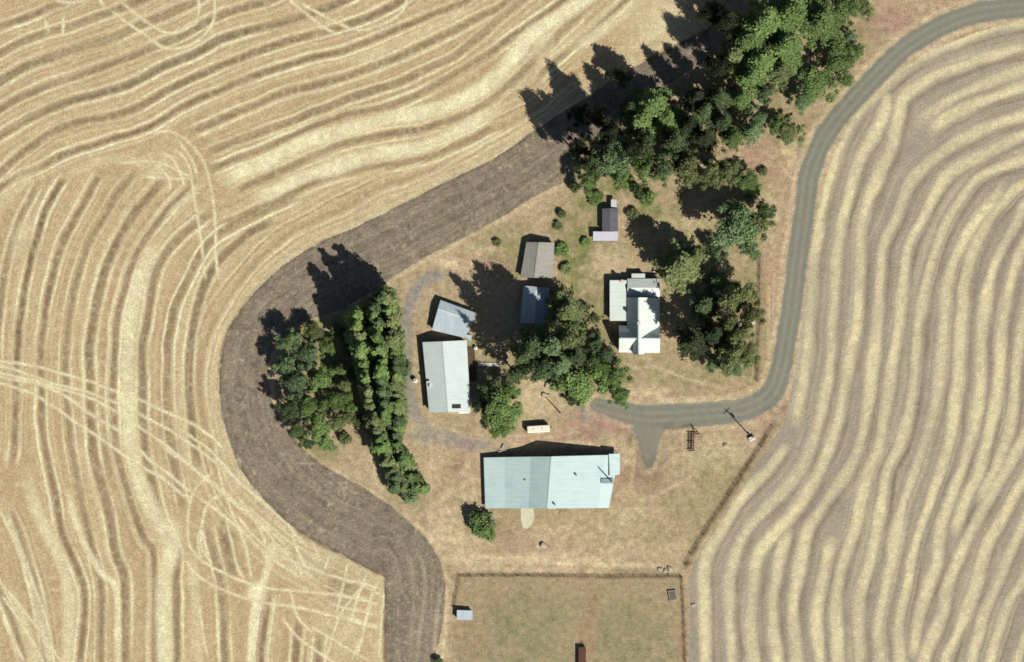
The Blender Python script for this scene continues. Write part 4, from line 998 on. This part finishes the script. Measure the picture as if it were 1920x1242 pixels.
for a in [
 (548,640,25,'broad',11,'blue',"bluish tree at the north-west corner of the western grove"),
 (585,622,20,'broad',8,'olive',"small yellowish olive tree on the north edge of the western grove"),
 (538,685,25,'broad',11,'blue',"bluish tree on the grove's west edge, second from its north corner"),
 (580,668,27,'broad',12,'blue',"bluish tree behind the yellowish one inside the western grove"),
 (615,650,16,'broad',6,'green',"green tree at the grove's north-east edge in poplar shade"),
 (560,722,27,'broad',12,'blue',"large bluish tree in the western half of the grove's middle"),
 (605,708,27,'broad',12,'green',"large green tree at the very middle of the western grove"),
 (640,692,17,'broad',7,'green',"green tree on the grove's east edge facing the poplars' north half"),
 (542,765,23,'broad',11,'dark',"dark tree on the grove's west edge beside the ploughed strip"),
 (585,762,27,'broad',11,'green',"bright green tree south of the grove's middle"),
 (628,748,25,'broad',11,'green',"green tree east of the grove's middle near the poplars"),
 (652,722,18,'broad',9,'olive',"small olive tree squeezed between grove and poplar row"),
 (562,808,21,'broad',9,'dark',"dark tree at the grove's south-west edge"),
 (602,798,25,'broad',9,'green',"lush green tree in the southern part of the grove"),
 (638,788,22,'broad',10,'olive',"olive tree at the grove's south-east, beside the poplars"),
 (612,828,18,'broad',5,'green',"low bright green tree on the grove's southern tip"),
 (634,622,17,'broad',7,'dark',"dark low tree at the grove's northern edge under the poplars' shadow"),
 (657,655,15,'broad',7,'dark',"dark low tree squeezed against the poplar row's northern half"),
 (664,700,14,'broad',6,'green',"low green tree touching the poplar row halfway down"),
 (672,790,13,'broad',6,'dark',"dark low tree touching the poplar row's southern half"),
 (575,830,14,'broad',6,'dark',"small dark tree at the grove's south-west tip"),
 (655,765,15,'broad',8,'green',"slim green tree on the grove's east edge facing the poplars' south half"),
 (648,822,13,'shrub',3,'olive',"low olive bush between the grove's southern tip and the poplars")]:
    tree(*a, GW)
GN = "trees of the northern wood"
for a in [
 (1482,28,36,'pine',25,'green',"big green pine at the photo's top edge in the northern wood"),
 (1535,45,32,'pine',20,'green',"big green pine right of the largest one at the wood's top edge"),
 (1575,18,33,'broad',14,'green',"rounded green tree at the top edge, nearest the verge"),
 (1615,20,20,'broad',9,'olive',"small olive tree at the top edge beside the open verge"),
 (1430,50,34,'pine',26,'green',"tall pine at the wood's top edge left of the largest tree"),
 (1467,92,31,'pine',21,'green',"bright green pine in the upper middle of the northern wood"),
 (1397,85,28,'pine',25,'green',"tall pine on the wood's upper west side, casting shade on stubble"),
 (1373,110,22,'pine',24,'olive',"olive pine at the wood's westernmost upper edge"),
 (1422,122,31,'pine',23,'green',"wide green pine in the wood just below two tall pines"),
 (1458,138,23,'pine',18,'olive',"olive pine beside the sunlit gap in the upper wood"),
 (1402,150,24,'pine',22,'green',"green pine in the wood south of the wide green pine"),
 (1432,176,20,'broad',13,'blue',"bluish tree at the centre of the northern wood"),
 (1388,188,20,'pine',20,'green',"slim pine left of the wood's bluish centre tree"),
 (1345,190,20,'pine',23,'dark',"dark slim pine on the wood's west side above the shaded hollow"),
 (1317,214,22,'pine',23,'dark',"dark pine nearest the wood's western shadow hollow"),
 (1352,234,20,'pine',23,'dark',"green pine in the middle of the wood's shaded hollow"),
 (1373,262,16,'pine',21,'green',"small bright tree at the hollow's southern rim"),
 (1567,122,36,'broad',10,'green',"broad round tree touching the road bend, northern of two"),
 (1532,158,35,'broad',10,'green',"broad round tree by the road bend, southern of two"),
 (1505,186,22,'broad',8,'blue',"bluish tree at the foot of the two round roadside trees"),
 (1607,97,13,'broad',6,'green',"little bright tree alone on the verge near the bend"),
 (1590,70,13,'broad',7,'blue',"little bluish tree above the lone bright verge tree"),
 (1416,224,20,'broad',11,'blue',"bluish rounded tree beside the pink bare patch"),
 (1406,250,16,'pine',20,'blue',"smaller bluish tree left of the pink bare patch"),
 (1480,250,26,'broad',7,'olive',"low spreading olive tree between bare patch and road"),
 (1456,232,15,'broad',7,'green',"small green tree above the low spreading olive one"),
 (1222,202,30,'pine',24,'green',"tall sunlit pine standing out west of the northern wood"),
 (1196,234,24,'pine',22,'green',"pine at the lower left of the sunlit outlying pine"),
 (1246,226,24,'pine',21,'green',"pine at the lower right of the sunlit outlying pine"),
 (1178,208,14,'pine',19,'dark',"slim dark pine left of the sunlit outlying pine"),
 (1136,298,38,'broad',26,'blue',"large pale bluish tree above the small dark-roofed hut"),
 (1104,312,25,'broad',29,'dark',"very tall dark tree at the wood's south-west corner"),
 (1100,345,20,'broad',11,'green',"green tree at the ploughed strip's end, north-west of the hut"),
 (1162,328,24,'broad',12,'green',"green tree directly north of the hut"),
 (1206,322,28,'broad',16,'green',"green tree north-east of the hut, first of the eastward row"),
 (1242,316,26,'broad',16,'blue',"bluish tree second in the row running east from the hut"),
 (1288,320,28,'broad',17,'olive',"olive tree in the middle of the row east of the hut"),
 (1326,328,26,'broad',17,'olive',"olive tree fourth in the row running east from the hut"),
 (1362,322,24,'broad',15,'olive',"olive tree fifth in the row, below the shaded hollow"),
 (1396,340,22,'broad',8,'green',"green tree at the row's east end near the verge"),
 (1266,298,18,'broad',14,'dark',"dark tree tucked behind the row east of the hut"),
 (1120,225,20,'broad',20,'shade_dark',"shade-coloured tree standing on the ploughed strip's shaded end"),  # the darkest crowns here are added to fill out the wood's shadow
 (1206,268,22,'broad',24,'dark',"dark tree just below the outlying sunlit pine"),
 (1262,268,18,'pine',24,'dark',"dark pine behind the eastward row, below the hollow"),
 (1160,150,18,'broad',9,'shade_dark',"shade-coloured low tree at the field's edge in the northern shadow"),
 (1082,215,18,'broad',9,'shade_dark',"shade-coloured low tree on the strip's outer edge, farthest west in the shadow"),
 (1330,30,22,'broad',18,'shade_dark',"shade-coloured tree at the top edge, nearest the stubble"),
 (1176,284,22,'broad',26,'shade_dark',"shade-coloured tree between the outlying sunlit pine and the bluish tree"),
 (1346,128,22,'broad',23,'shade_dark',"shade-coloured tree at the wood's western edge by the strip's north end"),
 (1362,52,24,'broad',24,'shade_dark',"shade-coloured tree at the wood's edge near the photo's top"),
 (1300,190,17,'pine',22,'shade_dark',"shade-coloured conifer on the wood's western edge, north of the hollow"),
 (1288,238,17,'pine',21,'shade_dark',"shade-coloured conifer in the middle of the shadow hollow"),
 (1318,262,16,'pine',20,'shade_dark',"shade-coloured conifer at the hollow's south end, above the eastward row"),
 (1086,276,22,'broad',24,'shade_dark',"shade-coloured tree rising over the ploughed strip at the wood's far west"),
 (1142,252,24,'broad',27,'shade_dark',"very tall shade-coloured tree deep in shade above the bluish tree")]:
    tree(*a, GN)
GC = "trees in the middle of the farmyard"
for a in [
 (1062,585,25,'pine',15,'olive',"olive pine leaning over the small shaded tool shed"),
 (1046,560,16,'pine',11,'olive',"small olive pine at the tool shed's north-east corner"),
 (1078,615,20,'broad',10,'green',"green tree between the tool shed and the farmhouse"),
 (1012,688,32,'broad',28,'blue',"large bluish tree east of the white board stack"),
 (986,664,21,'pine',32,'dark',"tall dark pine behind the bluish tree east of the boards"),
 (1034,648,27,'pine',33,'blue',"tallest bluish pine south of the tool shed"),
 (1062,642,22,'pine',31,'olive',"tall olive pine south-east of the tool shed"),
 (1003,640,20,'pine',27,'dark',"dark pine directly south of the tool shed's door"),
 (1036,618,18,'pine',26,'olive',"olive pine at the tool shed's south-east corner"),
 (1078,668,20,'pine',28,'dark',"dark pine on the east of the yard clump, west of the house's south gable"),
 (968,700,15,'pine',27,'dark',"slim dark pine at the east end of the white boards"),
 (1050,682,24,'pine',24,'blue',"bluish pine at the centre of the yard clump"),
 (1090,716,40,'broad',15,'green',"broadest green tree of the yard clump, above the drive"),
 (1074,745,19,'broad',9,'dark',"dark tree at the clump's southern edge by the bare patch"),
 (1116,688,25,'broad',13,'green',"green tree on the clump's north-east side"),
 (1150,704,27,'broad',11,'green',"bright green tree south-west of the farmhouse"),
 (1160,740,22,'broad',9,'green',"bright green tree overhanging the drive's west end"),
 (1136,668,18,'broad',9,'blue',"bluish tree close to the farmhouse's south-west corner"),
 (1118,640,17,'broad',9,'dark',"dark tree west of the farmhouse in the clump's shade"),
 (1112,598,14,'broad',7,'olive',"small olive tree west of the farmhouse's flat wing"),
 (940,765,34,'broad',13,'green',"large green tree south-east of the workshop"),
 (924,732,23,'broad',10,'olive',"olive tree along the workshop's east wall"),
 (958,732,17,'broad',9,'green',"small green tree between workshop trees and yard clump"),
 (942,802,20,'broad',7,'green',"low green tree north-west of the camper trailer"),
 (906,758,16,'broad',8,'dark',"dark tree touching the workshop's south-east corner")]:
    tree(*a, GC)
GE = "trees east of the farmhouse"
for a in [
 (1273,503,35,'pine',20,'olive',"wide olive pine at the farmhouse's north-east"),
 (1302,484,18,'pine',14,'olive',"smaller olive pine right of the wide one by the farmhouse"),
 (1376,558,30,'broad',20,'olive',"olive tree at the north of the eastern garden trees"),
 (1402,590,25,'broad',20,'olive',"olive tree against the east fence, above the bench"),
 (1362,602,22,'broad',20,'olive',"olive tree standing west of the pale bench"),
 (1385,628,22,'broad',20,'olive',"olive tree just south of the pale bench"),
 (1370,660,28,'broad',20,'olive',"large olive tree on the south of the eastern garden trees"),
 (1400,664,23,'broad',12,'olive',"olive tree at the east fence's southern part"),
 (1346,640,18,'broad',14,'dark',"dark tree on the shaded side of the southern garden trees"),
 (1338,684,15,'broad',6,'blue',"low bluish tree at the shade's southern tip"),
 (1380,690,17,'broad',7,'blue',"low bluish-green tree above the drive by the east fence"),
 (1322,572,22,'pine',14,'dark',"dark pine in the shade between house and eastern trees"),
 (1294,642,25,'pine',24,'shade_dark',"shade-coloured conifer east of the house's south gable"),  # crown coloured dark as shade, height set to shadow the house roof
 (1336,628,20,'pine',17,'shade_dark',"shade-coloured conifer in the middle of the dark thicket east of the house"),
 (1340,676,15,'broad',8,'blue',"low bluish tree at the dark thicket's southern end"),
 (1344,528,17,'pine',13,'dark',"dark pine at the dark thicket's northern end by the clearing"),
 (1370,428,42,'broad',19,'blue',"large round tree alone in the clearing below the northern wood"),
 (1412,424,28,'broad',15,'olive',"olive tree right of the large round clearing tree"),
 (1344,474,17,'broad',8,'blue',"small bluish tree at the lower left of the large round one"),
 (1402,466,19,'broad',9,'blue',"small bluish-green tree below the large round clearing tree"),
 (1432,396,18,'broad',13,'dark',"dark tree nearest the road above the east fence")]:
    tree(*a, GE)
GS = "bushes about the farmyard"
for a in [
 (905,985,26,'shrub',5,'green',"round green bush off the barn's south-west corner"),
 (888,968,14,'shrub',4,'dark',"dark small bush beside the round green one"),
 (916,1002,15,'shrub',3,'green',"low bush at the foot of the round green one"),
 (1053,402,9,'shrub',2,'dark',"small dark bush west of the hut by the strip"),
 (1046,424,9,'shrub',1.6,'olive',"small olive bush north-east of the grey gable shed"),
 (1078,352,10,'shrub',4,'dark',"dark bush on the ploughed strip's end corner"),
 (1212,372,15,'shrub',4,'green',"green bush on the grass east of the hut"),
 (1192,356,12,'shrub',4,'dark',"dark bush north-east of the hut"),
 (1418,352,12,'shrub',3,'green',"green bush below the bare patch by the road"),
 (1404,372,10,'shrub',2.5,'olive',"olive bush above the large round clearing tree"),
 (770,930,16,'shrub',4,'blue',"bluish bush at the poplar row's south-west end"),
 (1118,372,15,'shrub',2.2,'green',"green bush at the hut's north-west"),
 (1186,402,12,'shrub',2.2,'olive',"olive bush a step east of the hut's dark roof"),
 (1052,470,15,'shrub',2.0,'green',"low green bush at the grey gable shed's east wall"),
 (1062,505,13,'shrub',1.8,'olive',"low olive bush south-east of the grey gable shed"),
 (1098,455,10,'shrub',1.6,'green',"tiny green bush on the grass south-west of the hut's porch"),
 (1430,322,9,'shrub',2,'olive',"tiny olive bush on the pink bare patch"),
 (822,1241,10,'shrub',2.5,'dark',"dark bush cut by the photo's bottom edge by the ploughed strip"),
 (932,455,9,'shrub',1.5,'olive',"tiny olive bush in dry grass west of the grey gable shed")]:
    tree(*a, GS)

ORD = "first second third fourth fifth sixth seventh eighth ninth tenth eleventh twelfth thirteenth fourteenth fifteenth sixteenth seventeenth eighteenth nineteenth twentieth twenty-first twenty-second twenty-third twenty-fourth twenty-fifth twenty-sixth twenty-seventh twenty-eighth twenty-ninth thirtieth thirty-first thirty-second thirty-third thirty-fourth thirty-fifth".split()
def poplar_file(pts, which, sp0, sp1, r0, r1, h0, h1):
    L = smooth_line(pts, 2.0); d = np.concatenate([[0], np.cumsum(np.linalg.norm(np.diff(L, axis=0), axis=1))])
    s = 0.0; k = 0
    while s < d[-1]:
        t = s / d[-1]; x = np.interp(s, d, L[:, 0]) + tr.uniform(-5, 5) * (1 - .4 * t); y = np.interp(s, d, L[:, 1]) + tr.uniform(-4, 4)
        tree(x, y, (r0 + (r1 - r0) * t) * tr.uniform(.78, 1.3), 'poplar', (h0 + (h1 - h0) * t) * tr.uniform(.8, 1.08), tr.choice(['green', 'green', 'olive', 'olive', 'dark']),
             "slim green poplar, %s from the north in the %s file of the poplar row" % (ORD[k], which), "poplars in files west of the workshop")
        s += sp0 + (sp1 - sp0) * t; k += 1
poplar_file([(674,590),(680,640),(686,690),(693,740),(703,780),(712,815),(720,845),(732,872),(745,900),(760,922)], "west", 13.5, 12.5, 20, 12.5, 23, 9)
poplar_file([(704,576),(711,625),(716,680),(719,735),(724,785)], "middle", 14, 14, 20, 16, 23, 16)
poplar_file([(720,556),(734,600),(738,650),(742,700),(746,750),(744,790),(746,825),(757,855),(768,885),(783,905),(800,918)], "east", 13.5, 12.5, 20, 12.5, 23, 7)
